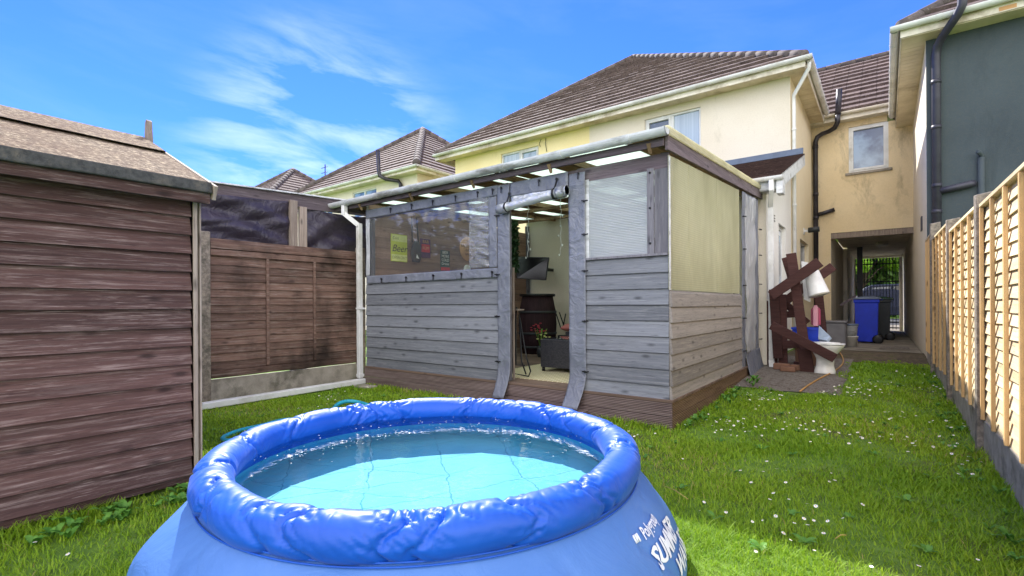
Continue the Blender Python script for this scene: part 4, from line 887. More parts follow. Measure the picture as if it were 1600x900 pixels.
for u in (.13, .83):
    p = Vector((-3.50, 4.39, 2.235)).lerp(Vector((-2.60, 4.39, 2.325)), u); m_ = MB(); m_.lathe([(.057, -.012), (.060, -.010), (.060, .010), (.057, .012)], p, 20, axis='x'); m_.bar((p.x, p.y+.0, p.z+.055), (p.x+.005, FY-.06, p.z+.17), .018, .006, (0, 1, 0)); m_.lathe([(0, -.01), (.016, -.008), (.016, 0)], (p.x, FY-.062, p.z+.16), 10, axis='y'); m_.build('strap', 'toggle', rl)
# side curtain
def sidecl(y0, y1, z0, zt, mat, nm, seed, par, amp=.03, ny=40, nzz=60, out=0):
    def fn(u, v):
        y = y0+(y1-y0)*u; z1 = zt(y); z = z0+(z1-z0)*v; f = max(0, (.42-(z-z0))/.42)**1.5*out
        return (SX+.012+.05*f+amp*abs(mnoise.noise(Vector((y*8, z*1.3, seed))))+amp*.4*mnoise.noise(Vector((y*20, z*5, seed))), y, z+.06*f*mnoise.noise(Vector((y*3, 0, 1))))
    m_ = MB(); m_.grid(fn, ny, nzz); return m_.build(nm, mat, par, solid=.003)
SC = sidecl(7.50, 8.18, .45, lambda y: roofz(y)-.17, clear('dirty_clear_curtain', (.55, .50, .47), .12, .2, .8, 9, .30), 'side_curtain', 3, G, .05)
sidecl(7.31, 7.50, .16, lambda y: roofz(y)-.15, 'pvc', 'hem_band', 5, SC, .02, 12); sidecl(8.18, 8.40, .13, lambda y: roofz(y)-.16, 'pvc', 'hem_band', 8, SC, .02, 12)
sidecl(7.50, 8.42, .11, lambda y: .47, 'pvc', 'hem_band', 9, SC, .02, 30, 14, out=1.4); sidecl(7.50, 8.18, 2.50, lambda y: roofz(y)-.15, 'pvc', 'hem_band', 10, SC, .012, 24, 8)
for z in (2.3, 1.9, 1.45, 1.0, .6):
    m_ = MB(); m_.bar((SX+.03, 8.40, z), (SX+.045, 8.50, z), .014, .014); m_.lathe([(0, -.01), (.014, 0), (0, .012)], (SX+.045, 8.44, z), 8); m_.build('toggle', 'toggle', SC)
for z in (2.35, 1.9, 1.4, .95, .5):
    m_ = MB(); m_.bar((SX+.03, 7.33, z), (SX+.055, 7.38, z), .016, .016); m_.build('toggle', 'toggle', SC)
# ------------------------------------------------------------ things inside the shelter
def text_mesh(txt, size, fn, name, mat, parent, shear=0, bold=0, align='CENTER', sub=0):
    cu = bpy.data.curves.new('t', 'FONT'); cu.body = txt; cu.size = size; cu.align_x = align; cu.align_y = 'CENTER'; cu.shear = shear; cu.offset = bold; cu.resolution_u = 3
    o = bpy.data.objects.new('t', cu); col.objects.link(o); dg = bpy.context.evaluated_depsgraph_get(); me = bpy.data.meshes.new_from_object(o.evaluated_get(dg)); bpy.data.objects.remove(o)
    if sub:
        import bmesh; b = bmesh.new(); b.from_mesh(me); bmesh.ops.triangulate(b, faces=b.faces[:]); bmesh.ops.subdivide_edges(b, edges=b.edges[:], cuts=sub, use_grid_fill=True); b.to_mesh(me); b.free()
    m_ = MB(); m_.add([fn(v.co.x, v.co.y) for v in me.vertices], [tuple(p.vertices) for p in me.polygons], rnd=.5); return m_.build(name, mat, parent)
WX = LX+.034
def wsign(name, label, y0, y1, z0, z1, mat, cat='sign', tilt=0):
    t = thing(name, label, cat, (WX, (y0+y1)/2, z0)); m_ = MB(); m_.box((WX, y0, z0), (WX+.012, y1, z1)); m_.build('board', mat, t, bevel=.004); return t
def wtext(t, txt, yc, zc, size, mat, shear=0, lift=.0145): return text_mesh(txt, size, lambda a, b: (WX+lift, yc+a, zc+b), 'lettering', mat, t, shear)
# facing +x the reading direction runs towards +y
t = wsign('wall_sign', 'yellow-green beer sign hanging on the shelter wall behind the clear window', 4.90, 5.22, 1.83, 2.25, 'sign_y')
m_ = MB(); m_.box((WX+.0122, 4.91, 1.84), (WX+.0132, 5.21, 1.94)); m_.box((WX+.0122, 4.91, 2.14), (WX+.0132, 5.21, 2.24)); m_.build('panel', 'sign_yl', t)
wtext(t, 'Beer', 5.06, 2.03, .155, 'ink', .3); wtext(t, 'OPEN 24/7', 5.06, 1.89, .062, 'olive'); wtext(t, 'Cold', 4.99, 2.19, .06, 'olive')
t = wsign('wall_sign', 'small red and purple rum sign on the wall beside the dark hanging bag', 5.50, 5.72, 1.93, 2.24, 'sign_purple')
m_ = MB(); m_.box((WX+.0122, 5.52, 2.02), (WX+.0132, 5.70, 2.15)); m_.build('panel', 'sign_red', t); wtext(t, 'BAR', 5.61, 2.19, .075, 'sign_wood'); wtext(t, 'RUM', 5.61, 2.085, .07, 'sign_wood')
t = wsign('wall_sign', 'tall dark green sign with pale lettering and a red foot on the wall', 5.95, 6.17, 1.74, 2.09, 'sign_green')
m_ = MB(); m_.box((WX+.0122, 5.955, 1.745), (WX+.0132, 6.165, 1.80)); m_.build('panel', 'sign_red', t)
for k, s_ in enumerate(['BEER', 'MORE', 'COLD', 'Drinks']): wtext(t, s_, 6.06, 2.05-.064*k, .065, 'paint_white')
t = thing('wall_sign', 'round pale wooden sign reading backyard bar and grill at the window edge', 'sign', (WX, 6.64, 1.96))
m_ = MB(); m_.lathe([(0, 0), (.21, 0), (.215, .006), (.21, .014), (0, .014)], (WX, 6.64, 2.165), 40, axis='x'); m_.build('board', 'sign_wood', t)
for s_, dz, sz in (('THE', .14, .05), ('BACKYARD', .045, .072), ('~BAR~', -.03, .065), ('GRILL', -.10, .06)): wtext(t, s_, 6.64, 2.165+dz, sz, 'ink', lift=.0155)
t = thing('wall_clock', 'small pale round plaque low on the wall under the round wooden sign', 'plaque', (WX, 6.62, 1.70)); m_ = MB(); m_.lathe([(0, 0), (.09, 0), (.09, .012), (.07, .018), (0, .016)], (WX, 6.62, 1.79), 24, axis='x'); m_.build('disc', 'china', t)
t = thing('hanging_bag', 'dark bag hanging by two long straps between the yellow and red signs', 'bag', (WX+.05, 5.36, 1.86))
def bagf(u, v):
    a = 2*PI*u; r_ = .3+.7*math.sin(PI*min(1, v*.9+.1))**.6; return (WX+.06+.045*r_*math.cos(a), 5.36+.105*r_*math.sin(a)*(1.1-.25*v), 1.84+.34*v)
m_ = MB(); m_.grid(bagf, 24, 14, closed_u=True); m_.build('bag_body', 'bin_dark', t)
m_ = MB(); m_.tube([(WX+.05, 5.29, 2.15), (WX+.03, 5.30, 2.55)], .010, 6); m_.tube([(WX+.05, 5.42, 2.15), (WX+.03, 5.40, 2.55)], .010, 6); m_.build('strap', 'bin_dark', t)
m_ = MB(); m_.poly([(WX+.112, 5.32, 1.90), (WX+.112, 5.38, 1.89), (WX+.112, 5.33, 1.96)], .004, (1, 0, 0)); m_.build('tag', 'china', t)
# television
t = thing('television', 'black flat television mounted high above the barrel inside the shelter', 'television', (-5.35, 7.9, 1.9))
a, b, c, d = at(806, 401, 'y', 7.75), at(858, 402, 'y', 7.95), at(853, 438, 'y', 7.92), at(807, 435, 'y', 7.72)
m_ = MB(); m_.poly([d, c, b, a], .05); m_.build('casing', 'black', t, bevel=.006)
nn2 = (Vector(c)-Vector(d)).cross(Vector(a)-Vector(d)).normalized()*.0015; ctr = (a+b+c+d)/4; m_ = MB(); m_.add([ctr+(p-ctr)*.94+nn2 for p in (d, c, b, a)], [(0, 1, 2, 3)]); m_.build('screen', 'screen', t)
m_ = MB(); m_.bar(ctr-nn2*30, (ctr.x, 8.58, ctr.z), .06, .06); m_.build('wall_bracket', 'black', t)
# barrel
bx, by = -5.05, 7.45
t = thing('barrel', 'dark wooden barrel table with a black rim inside the shelter doorway', 'barrel', (bx, by, .275))
m_ = MB(); m_.lathe([(.27, .275), (.33, .55), (.345, .80), (.33, 1.05), (.28, 1.30), (.0, 1.30)], (bx, by, 0), 32); m_.build('staves', 'barrel', t)
m_ = MB(); m_.lathe([(.31, 1.30), (.325, 1.305), (.325, 1.345), (0, 1.35)], (bx, by, 0), 36); m_.build('top', 'black', t)
for r_, z in ((.30, .38), (.341, .62), (.338, 1.0)): m_ = MB(); m_.lathe([(r_+.004, z), (r_+.008, z+.002), (r_+.008, z+.04), (r_+.004, z+.042)], (bx, by, 0), 36); m_.build('hoop', 'bin_dark', t)
# flowers by barrel
t = thing('flower_bunch', 'bunch of red and cream dried flowers standing in front of the barrel', 'flowers', (-4.6, 6.9, .275))
m_ = MB(); m_.lathe([(.05, .275), (.07, .36), (.055, .46), (.05, .46)], (-4.62, 6.9, 0), 16); m_.build('pot', 'bin_dark', t)
for mt, n_, cc in (('flower_r', 18, (-4.65, 6.9, .74)), ('sign_yl', 10, (-4.50, 6.85, .62))):
    m_ = MB()
    for k in range(n_):
        p = Vector(cc)+Vector((random.gauss(0, .07), random.gauss(0, .04), random.gauss(0, .045))); m_.lathe([(0, -.008), (.018, .0), (.022, .010), (0, .014)], p, 7)
    m_.build('blossoms', mt, t)
m_ = MB()
for k in range(10): m_.tube([(-4.62, 6.9, .44), (-4.62+random.gauss(0, .08), 6.9+random.gauss(0, .04), .75)], .004, 5)
m_.build('stems', 'stem', t)
# wicker table and sofa
def wick(name, label, x0, x1, y0, y1, z0, z1, cat):
    t = thing(name, label, cat, ((x0+x1)/2, (y0+y1)/2, z0)); m_ = MB(); m_.box((x0, y0, z0+.05), (x1, y1, z1))
    b_ = m_.build('woven_body', M_wick, t, bevel=.012); m_ = MB()
    for xx, yy in ((x0+.03, y0+.03), (x1-.03, y0+.03), (x0+.03, y1-.03), (x1-.03, y1-.03)):
        m_ = MB(); m_.lathe([(.02, z0), (.02, z0+.05)], (xx, yy, 0), 10); m_.build('foot', 'black', t)
    return t
def wickm():
    t = NT('wicker_weave'); v = t.coord(); ch = t.n('TexBrick'); ch.inputs['Scale'].default_value = 22; ch.inputs['Mortar Size'].default_value = .03; ch.inputs['Color1'].default_value = lin('4a494d'); ch.inputs['Color2'].default_value = lin('34343a'); ch.inputs['Mortar'].default_value = lin('151518')
    t.l(t.coord((1, 1, 1), (R(90), 0, 0)), ch.inputs['Vector']); t.base(ch.outputs[0]); t.bump(ch.outputs['Fac'], -.6, .004); return t.set(.55, .4)
M_wick = wickm()
t = wick('coffee_table', 'low dark wicker table standing on the rug inside the doorway', -3.62, -2.55, 5.40, 5.95, .285, .70, 'table')
m_ = MB(); m_.box((-3.60, 5.42, .702), (-2.57, 5.93, .712)); m_.build('table_top', 'pane_dark', t)
m_ = MB(); m_.lathe([(.028, .713), (.033, .73), (.033, .85), (.022, .87), (.022, .89), (0, .89)], (-3.02, 5.60, 0), 14); g = m_.build('jar', 'china'); tag(g, 'small white jar standing on the wicker table', 'jar')
m_ = MB(); m_.lathe([(.0, .713), (.09, .714), (.11, .725), (.10, .727), (0, .72)], (-3.2, 5.62, 0), 20); g = m_.build('plate', 'rug'); tag(g, 'pale shallow dish on the wicker table', 'dish')
t = wick('wicker_sofa', 'dark wicker sofa behind the low table with a dusty pink cushion', -4.05, -2.5, 6.75, 7.45, .285, .72, 'sofa')
m_ = MB()
def cush(u, v):
    x = -4.1+1.55*u; a = 2*PI*v; return (x+.03*mnoise.noise(Vector((x*5, 1, 0))), 7.05+.36*math.cos(a), .78+.055*math.sin(a)*(1.1+.4*mnoise.noise(Vector((x*6, math.cos(a)*2, 3)))))
m_.grid(cush, 40, 20); m_.build('cushion', 'cushion', t)
# rug
def rugf():
    t = NT('patterned_rug'); v = t.coord((1, 1, 1), (0, 0, R(45))); ch = t.n('TexChecker'); ch.inputs['Scale'].default_value = 22; ch.inputs['Color1'].default_value = lin('d9cfae'); ch.inputs['Color2'].default_value = lin('b3a683'); t.l(v, ch.inputs[0]); t.base(ch.outputs[0]); t.bump(t.noise(t.coord(), 200, 3), .5, .004); return t.set(.95, .1)
m_ = MB(); m_.box((-4.05, 4.75, .2755), (-2.35, 6.5, .2835)); tag(m_.build('rug', rugf()), 'cream patterned rug on the deck floor inside the doorway', 'rug')
# folding stand in doorway
t = thing('folding_stand', 'black folding metal stand just inside the left door strip', 'stand', (-3.32, 4.85, .275))
for pts in ([(807, 480), (800, 583), (826, 588), (829, 580), (823, 560), (811, 492)], [(812, 500), (815, 565), (822, 585)], [(806, 500), (806, 570), (820, 571)]):
    yv = 4.80; m_ = MB(); m_.tube([at(a, b, 'y', yv) for a, b in pts], .009, 8); m_.build('frame_tube', 'black', t); yv += .1
m_ = MB(); a, b = at(803, 484, 'y', 4.80), at(813, 483, 'y', 4.80); m_.box((a.x, 4.74, a.z-.008), (b.x, 4.88, a.z+.008)); m_.build('top_bar', 'grey_tim', t)
m_ = MB(); a = at(803, 418, 'y', 4.62); b_ = at(803, 590, 'y', 4.62); m_.box((a.x-.008, 4.60, .28), (a.x+.008, 4.62, a.z)); tag(m_.build('wooden_pole', 'grey_tim'), 'thin bare wooden pole upright behind the left door strip', 'pole')
# garland, fairy lights, pokers
def leaves(name, mat, cen, rad, n, size, seed=0, shape=None, parent=None, kind=None, tilt=1.0):
    r_ = np.random.default_rng(seed); m_ = MB()
    P_ = shape(r_, n) if shape else np.array(cen)+r_.normal(size=(n, 3))*np.array(rad)*.5
    vs = np.zeros((n*4, 3)); d1 = r_.normal(size=(n, 3)); d1 /= np.linalg.norm(d1, axis=1)[:, None]; d2 = r_.normal(size=(n, 3)); d2 -= (d2*d1).sum(1)[:, None]*d1; d2 /= np.linalg.norm(d2, axis=1)[:, None]
    s_ = size*r_.uniform(.6, 1.3, n)[:, None]
    vs[0::4] = P_-d1*s_; vs[1::4] = P_+d2*s_*.55; vs[2::4] = P_+d1*s_; vs[3::4] = P_-d2*s_*.55
    return raw(name, mat, vs, 4, n, r_.random(n), parent, kind)
def raw(name, mat, vs, k, n, rn, parent=None, kind=None):
    me = bpy.data.meshes.new(name); off = np.array(parent_loc(parent)) if parent else np.zeros(3); vs = vs-off
    me.vertices.add(len(vs)); me.vertices.foreach_set('co', vs.astype(np.float32).ravel()); me.loops.add(n*k); me.loops.foreach_set('vertex_index', np.arange(n*k, dtype=np.int32)); me.polygons.add(n); me.polygons.foreach_set('loop_start', np.arange(0, n*k, k, dtype=np.int32)); me.polygons.foreach_set('loop_total', np.full(n, k, dtype=np.int32))
    a = me.attributes.new('rnd', 'FLOAT', 'FACE'); a.data.foreach_set('value', np.asarray(rn, dtype=np.float32)); me.update(calc_edges=True); me.materials.append(M[mat]); o = bpy.data.objects.new(name, me); col.objects.link(o)
    if parent: o.parent = parent
    if kind: o['kind'] = kind
    return o
a = at(804, 385, 'y', 6.2)
g = leaves('ivy_garland', 'ivy', None, None, 700, .034, 3, lambda r2, n_: np.c_[a.x+r2.uniform(-.05, .05, n_), 6.2+r2.uniform(-.05, .05, n_), a.z+r2.uniform(-.40, .40, n_)]); tag(g, 'hanging green ivy garland just inside the doorway', 'garland')
for k, (x, ya_, yb_) in enumerate(((825, 322, 402), (876, 300, 398))):
    yy = 5.6; m_ = MB(); pts = []
    for j in range(14): q = at(x+1.2*math.sin(j*1.9), ya_+(yb_-ya_)*j/13, 'y', yy); pts.append(q)
    t = thing('fairy_light_string', ['short string of white fairy lights hanging at the left of the doorway', 'longer string of white fairy lights hanging at the right of the doorway'][k], 'fairy lights', pts[-1], group='hanging fairy lights')
    m_.tube(pts, .004, 5); m_.build('cable', 'upvc', t); m_ = MB()
    for q in pts[3::2]: m_.lathe([(0, -.02), (.009, -.01), (.009, .006), (0, .012)], q+Vector((random.uniform(-.03, .03), 0, 0)), 7)
    m_.build('bulbs', 'china', t)
m_ = MB()
for a_, b_ in (((869, 490), (876, 512)), ((874, 488), (882, 512)), ((884, 490), (880, 510))): m_.tube([at(*a_, 'y', 7.6), at(*b_, 'y', 7.6)], .012, 6)
m_.lathe([(.10, .275), (.10, .60), (.095, .60), (.095, .3), (0, .3)], tuple([at(878, 512, 'y', 7.62).x, 7.66, 0]), 14)
tag(m_.build('poker_set', 'black'), 'black fire pokers standing in a holder behind the sofa', 'pokers')

# ============================================================ POOL
PC = Vector((-1.76, 1.67, 0)); PR, PZ, PA = .91, .458, .078
P = thing('paddling_pool', 'round blue inflatable-ring pool filled with clear water on the lawn', 'pool', (PC.x, PC.y, 0))
seams = sorted([random.uniform(0, 2*PI) for _ in range(8)]+[2*PI*k/15+random.uniform(-.12, .12) for k in range(15)]); samp = [random.uniform(.4, 1.2) for _ in seams]
def ring(u, v):
    a = 2*PI*u; b = 2*PI*v; n3 = lambda x, y, z=0: mnoise.noise(Vector((x, y, z)))
    ca, sa = math.cos(a), math.sin(a)
    lowf = n3(ca*2.6, sa*2.6, 1.0); r_ = PA*(1+.05*lowf)
    pin = 0; near = 0
    for s_, am in zip(seams, samp):
        d = (a-s_+PI) % (2*PI)-PI; d += .05*math.sin(2*b+s_*5)+.025*n3(b*2, s_*3)
        pin += am*(.014*math.exp(-(d/.016)**2)); near = max(near, am*math.exp(-(d/.11)**2))
    cre = (1-abs(n3(a*17+1.6*math.sin(b), b*.9, 4)))**9*.014*(.03+near)+(1-abs(n3(a*34+2.2*math.cos(b+a), b*1.4, 9)))**7*.005*(.04+.5*near)
    r_ += -pin-cre*(.55+.45*math.sin(b))+.003*n3(a*7, b*1.3, 2)
    rr = PR+.010*lowf+.012*n3(ca*4, sa*4, 6)+r_*math.cos(b)*1.02; z = PZ+.010*n3(ca*3, sa*3, 8)+r_*math.sin(b)*.98
    return (PC.x+rr*ca, PC.y+rr*sa, z)
mb = MB()
NU, NV = 1100, 56; vs = [ring(i/NU, j/NV) for i in range(NU) for j in range(NV)]
mb.add(vs, [(i*NV+j, ((i+1) % NU)*NV+j, ((i+1) % NU)*NV+(j+1) % NV, i*NV+(j+1) % NV) for i in range(NU) for j in range(NV)], True, .5)
rg = mb.build('inflated_ring', 'ring', P)
def wr(z, a):       # outer wall radius
    t = 1-z/.40; 
    base = .955+.215*math.sin(min(1, t*1.10)*PI/2)**.85 - (.05*max(0, (t-.75)/.25)**2)
    n = mnoise.noise(Vector((math.cos(a)*2.2, math.sin(a)*2.2, z*1.2)))
    f = abs(mnoise.noise(Vector((a*3.2+z*2.5, z*1.2, 3))))
    near_fold = .05*math.exp(-((a-R(-112)+PI) % (2*PI)-PI)**2/.02)*math.sin(min(1, t*1.3)*PI)
    return base+.016*n*t-.035*(1-f)**10*math.sin(min(1, t*1.1)*PI)*.5+near_fold
def wall(u, v):
    a = 2*PI*u; z = .425*(1-v)-.0; r_ = wr(max(0, min(.4, z)), a) if z < .40 else .955-(z-.40)*1.0
    return (PC.x+r_*math.cos(a), PC.y+r_*math.sin(a), z-.004)
mb = MB(); mb.grid(wall, 420, 40, closed_u=True); wl = mb.build('side_wall', 'pwall', P)
mb = MB()
for dz, rr_ in ((.405, .962), (.395, .969)): mb.tube([(PC.x+rr_*math.cos(2*PI*k/200), PC.y+rr_*math.sin(2*PI*k/200), dz) for k in range(200)], .0035, 6, closed=True)
mb.build('weld_seam', 'ring', wl)
def inner(u, v):
    a = 2*PI*u
    pr = [(.885, .37), (.90, .345), (.925, .32), (.94, .28), (.90, .262), (.80, .255), (.5, .25), (.25, .25), (.001, .25)]
    t = v*(len(pr)-1); i = min(len(pr)-2, int(t)); f = t-i; r_ = pr[i][0]*(1-f)+pr[i+1][0]*f; z = pr[i][1]*(1-f)+pr[i+1][1]*f
    z += .010*mnoise.noise(Vector((r_*math.cos(a)*3, r_*math.sin(a)*3, 0)))*(v > .4)
    return (PC.x+r_*math.cos(a), PC.y+r_*math.sin(a), z)
mb = MB(); mb.grid(inner, 240, 65, closed_u=True); mb.build('liner', 'liner', P)
mb = MB(); mb.grid(lambda u, v: (PC.x+(.862+.022*v)*math.cos(2*PI*u), PC.y+(.862+.022*v)*math.sin(2*PI*u), .44-.072*v), 200, 6, closed_u=True); mb.build('liner_collar', 'ring', P)
WZ = .425
mb = MB(); mb.grid(lambda u, v: (PC.x+(.858)*v*math.cos(-2*PI*u), PC.y+(.858)*v*math.sin(-2*PI*u), WZ), 96, 24, closed_u=True); mb.build('water', 'water', P)
# printed lettering, bent round the wall
def wallpt(a, z, off=.004):
    r_ = wr(z, a)+off; return Vector((PC.x+r_*math.cos(a), PC.y+r_*math.sin(a), z))
def proj(p):
    d = p-Vector((0, 0, CH)); z = d.dot(fwd); return 800+FPX*d.dot(rgt)/z, 450+SHY-FPX*d.dot(upv)/z
A0 = R(2.0)
def wrap(z0, a0): return lambda x, y: wallpt(a0+x/1.10, max(.01, z0+y), .006)
text_mesh('SUMMER', .088, wrap(.235, A0), 'lettering', 'text', wl, .2, .003, 'LEFT', 3)
text_mesh('WAVES', .088, wrap(.150, A0+R(7)), 'lettering', 'text', wl, .2, .003, 'LEFT', 3)
text_mesh('Polygroup', .048, wrap(.312, A0+R(.5)), 'lettering', 'text', wl, .1, .001, 'LEFT', 2)
for q in range(3):
    mb = MB(); a_ = A0-R(1.7); mb.tube([wallpt(a_+.010*q-.01, .302+.012*k, .005) for k in range(3)], .004, 6); mb.build('logo_mark', 'text', wl)
print('text px', proj(wallpt(A0, .20)), proj(wallpt(A0, .1)), proj(wallpt(A0, .3)))
# floating specks
r_ = np.random.default_rng(5); n = 170; a_ = r_.uniform(R(30), R(230), n); rr_ = .85*np.sqrt(r_.uniform(.25, .97, n)); cx_ = PC.x+rr_*np.cos(a_); cy_ = PC.y+rr_*np.sin(a_); s_ = r_.uniform(.0008, .0024, n)
vs = np.zeros((n*4, 3))
for k, (dx, dy) in enumerate(((-1, -1), (1, -.7), (.8, 1), (-.9, .8))): vs[k::4] = np.c_[cx_+dx*s_, cy_+dy*s_*1.3, np.full(n, WZ+.003)]
g = raw('floating_debris', 'petal', vs, 4, n, r_.random(n), None, 'stuff'); tag(g, 'tiny pale specks floating on the pool water', 'debris', kind='stuff')
# teal hose
def hose_pts(px_, z=.02): return [Vector((*at(x, y, 'z', z)[:2], z)) for x, y in px_]
mb = MB(); pts = hose_pts([(470, 655), (440, 656), (420, 662), (395, 668), (372, 673), (352, 681), (346, 686), (356, 690), (374, 684), (388, 677)])
pts += []
def smooth(pts, it=3):
    for _ in range(it):
        q = [pts[0]]
        for a, b in zip(pts, pts[1:]): q += [a*.75+b*.25, a*.25+b*.75]
        pts = q+[pts[-1]]
    return pts
mb.tube(smooth(pts), .019, 10); mb.tube(smooth([Vector((-3.15, 2.05, .02)), Vector((-3.5, 2.3, .02)), Vector((-3.9, 2.55, .02)), Vector((-4.25, 2.6, .02))]), .019, 10)
tag(mb.build('pool_hose', 'hose_teal'), 'teal ribbed hose curling on the grass left of the pool', 'hose')
mb = MB(); mb.tube(smooth([Vector((*at(x, y, 'z', .05)[:2], z)) for x, y, z in [(520, 640, .02), (524, 633, .05), (540, 629, .07), (560, 628, .05), (580, 632, .03)]]), .022, 10)
tag(mb.build('hose_end', 'hose_teal'), 'short loop of teal hose showing behind the far pool rim', 'hose')

# ============================================================ CLUTTER BY THE EXTENSION
def plank(par, a, b, y0, y1, wd, th=.045, name='plank', mat='bench'):
    p, q = at(*a, 'y', y0), at(*b, 'y', y1); m_ = MB(); m_.bar(p, q, th, wd, (0, 0, 1)); return m_.build(name, mat, par, bevel=.004)
t = thing('picnic_bench', 'dismantled dark brown timber picnic bench stacked on end against the extension wall', 'bench', (-1.1, 8.3, .2))
def lowz(y): return gz(y)
plank(t, (1205, 462), (1281, 409), 8.15, 8.15, .145); plank(t, (1214, 480), (1302, 416), 8.75, 8.75, .13)
plank(t, (1205, 508), (1305, 560), 8.02, 8.02, .125); plank(t, (1236, 396), (1262, 578), 8.30, 8.30, .13); plank(t, (1228, 402), (1243, 452), 8.5, 8.5, .12)
plank(t, (1209, 452), (1216, 560), 8.4, 8.4, .13); plank(t, (1222, 460), (1224, 575), 8.5, 8.5, .12); plank(t, (1277, 440), (1285, 520), 8.9, 8.9, .12)
plank(t, (1222, 492), (1254, 490), 8.6, 8.6, .10); plank(t, (1222, 470), (1262, 505), 8.66, 8.66, .10); plank(t, (1213, 540), (1256, 536), 8.45, 8.45, .12); plank(t, (1206, 470), (1207, 575), 8.6, 8.6, .14); plank(t, (1256, 545), (1262, 582), 8.2, 8.2, .17); plank(t, (1240, 570), (1268, 572), 8.5, 8.5, .10)
# toilet
tx, ty, tz = -.69, 8.20, gz(8.2)+.01
t = thing('toilet', 'discarded white ceramic toilet without a cistern on the soil beside the brown bench', 'toilet', (tx, ty, tz))
def tb(u, v):
    pr = [(.10, .13, 0), (.10, .13, .03), (.085, .11, .10), (.085, .11, .20), (.12, .15, .28), (.155, .21, .36), (.165, .225, .395), (.155, .215, .40), (.12, .17, .39), (.08, .12, .30), (.001, .001, .26)]
    q = v*(len(pr)-1); i = min(len(pr)-2, int(q)); f = q-i; A_, B_, Z_ = [pr[i][k]*(1-f)+pr[i+1][k]*f for k in range(3)]; a = 2*PI*u
    return (tx+B_*math.cos(a)*1.0+.04*Z_*1.0, ty+A_*math.sin(a), tz+Z_)
mb = MB(); mb.grid(tb, 36, 40, closed_u=True); mb.build('bowl', 'china', t)
mb = MB()
def seat(u, v): a = 2*PI*u; b = 2*PI*v; return (tx+.016+(.165+.045*math.cos(b))*math.cos(a)*1.12, ty+(.125+.045*math.cos(b))*math.sin(a)*1.05, tz+.412+.012*math.sin(b))
mb.grid(seat, 40, 13, closed_u=True); mb.lathe([(0, 0), (.17, 0), (.175, .01), (0, .016)], (tx+.016, ty, tz+.422), 36); mb.build('toilet_seat', 'china', t)
# white bucket hung upside down
c0_, c1_ = at(1268, 425, 'y', 8.35), at(1280, 461, 'y', 8.30); ax_ = (c1_-c0_).normalized()
def cone(par, p0, p1, r0, r1, mat, name, n=28, open_=False):
    m_ = MB(); pts = [p0, p0.lerp(p1, .03), p0.lerp(p1, .97), p1]; m_.tube(pts, [r0*.97, r0, r1, r1*1.03], n, caps=not open_); return m_.build(name, mat, par)
t = thing('white_bucket', 'upturned white plastic tub wedged among the brown bench planks', 'bucket', c1_); cone(t, c0_, c1_, .095, .135, 'white', 'bucket_body')
mb = MB(); p = at(1252, 408, 'y', 8.6); q = at(1266, 470, 'y', 8.6); mb.poly([at(1252, 408, 'y', 8.62), at(1262, 410, 'y', 8.6), at(1266, 472, 'y', 8.5), at(1256, 468, 'y', 8.52)][::-1], .012); tag(mb.build('white_board', 'white'), 'white plastic board stuck upright behind the brown planks', 'board')
# blue crate
cx0, cx1 = -1.10, -.80
t = thing('blue_crate', 'blue plastic storage crate behind the brown bench planks', 'crate', (-.95, 8.8, .3))
za_, zb_ = at(1260, 543, 'y', 8.7).z, at(1260, 512, 'y', 8.7).z; xa_, xb_ = at(1238, 530, 'y', 8.7).x, at(1280, 530, 'y', 8.7).x
mb = MB()
for (a, b) in (((xa_, 8.7, za_), (xb_, 8.715, zb_)), ((xa_, 9.0, za_), (xb_, 9.015, zb_)), ((xa_, 8.716, za_), (xa_+.015, 8.999, zb_)), ((xb_-.015, 8.716, za_), (xb_, 8.999, zb_)), ((xa_+.016, 8.716, za_), (xb_-.016, 8.999, za_+.015))): mb.box(a, b)
mb.build('crate_body', 'crate_blue', t, bevel=.004); mb = MB(); mb.box((xa_-.015, 8.68, zb_-.03), (xb_+.015, 8.699, zb_+.004)); mb.box((xb_+.001, 8.70, zb_-.03), (xb_+.015, 9.03, zb_+.004)); mb.build('crate_rim', 'crate_blue', t)
mb = MB(); mb.box((xa_+.03, 8.75, gz(8.8)-.02), (xb_-.03, 8.98, za_-.002)); tag(mb.build('paving_block_stack', 'brick', bevel=.01), 'stack of old brown blocks under the blue crate', 'blocks')
for k, (bx_, by_, s_) in enumerate(((-1.22, 8.25, .12), (-1.02, 8.28, .1), (-1.12, 8.12, .11))):
    mb = MB(); z_ = gz(by_)+.01; mb.box((bx_-s_, by_-.06, z_), (bx_+s_*.8, by_+.06, z_+.09-.01*k)); g = mb.build('broken_block', 'brick', bevel=.012); g.rotation_euler = (0, 0, 0)
    tag(g, ['largest broken brown block on the soil at the foot of the bench', 'middle broken block on the soil under the bench planks', 'nearest broken block in front of the bench foot'][k], 'block', 'broken blocks under the bench')
def carton(lbl, px0, px1, y, mat, d=.08):
    a, b = at(px0[0], px0[1], 'y', y), at(px1[0], px1[1], 'y', y); m_ = MB(); m_.box((a.x, y, b.z), (b.x, y+d, a.z)); m_.box((a.x+.01, y+.01, a.z+.0005), (b.x-.01, y+d-.01, a.z+.02)); return tag(m_.build('plastic_bottle', mat, bevel=.012), lbl, 'bottle')
carton('tall pale pink plastic bottle standing on the blue crate', (1270, 479), (1278, 510), 8.74, 'pink_light', .07); carton('deep pink bottle right behind the pale pink one', (1267, 483), (1282, 508), 8.84, 'pink', .08)
a, b, c, d = [at(x, y, 'y', yy) for x, y, yy in ((1279, 508, 8.5), (1297, 525, 8.4), (1291, 532, 8.35), (1278, 530, 8.45))]
mb = MB(); mb.poly([a, b, c, d][::-1], .05); tag(mb.build('clear_box', 'clear_tub', bevel=.006), 'clear plastic box tilted behind the toilet seat', 'box')
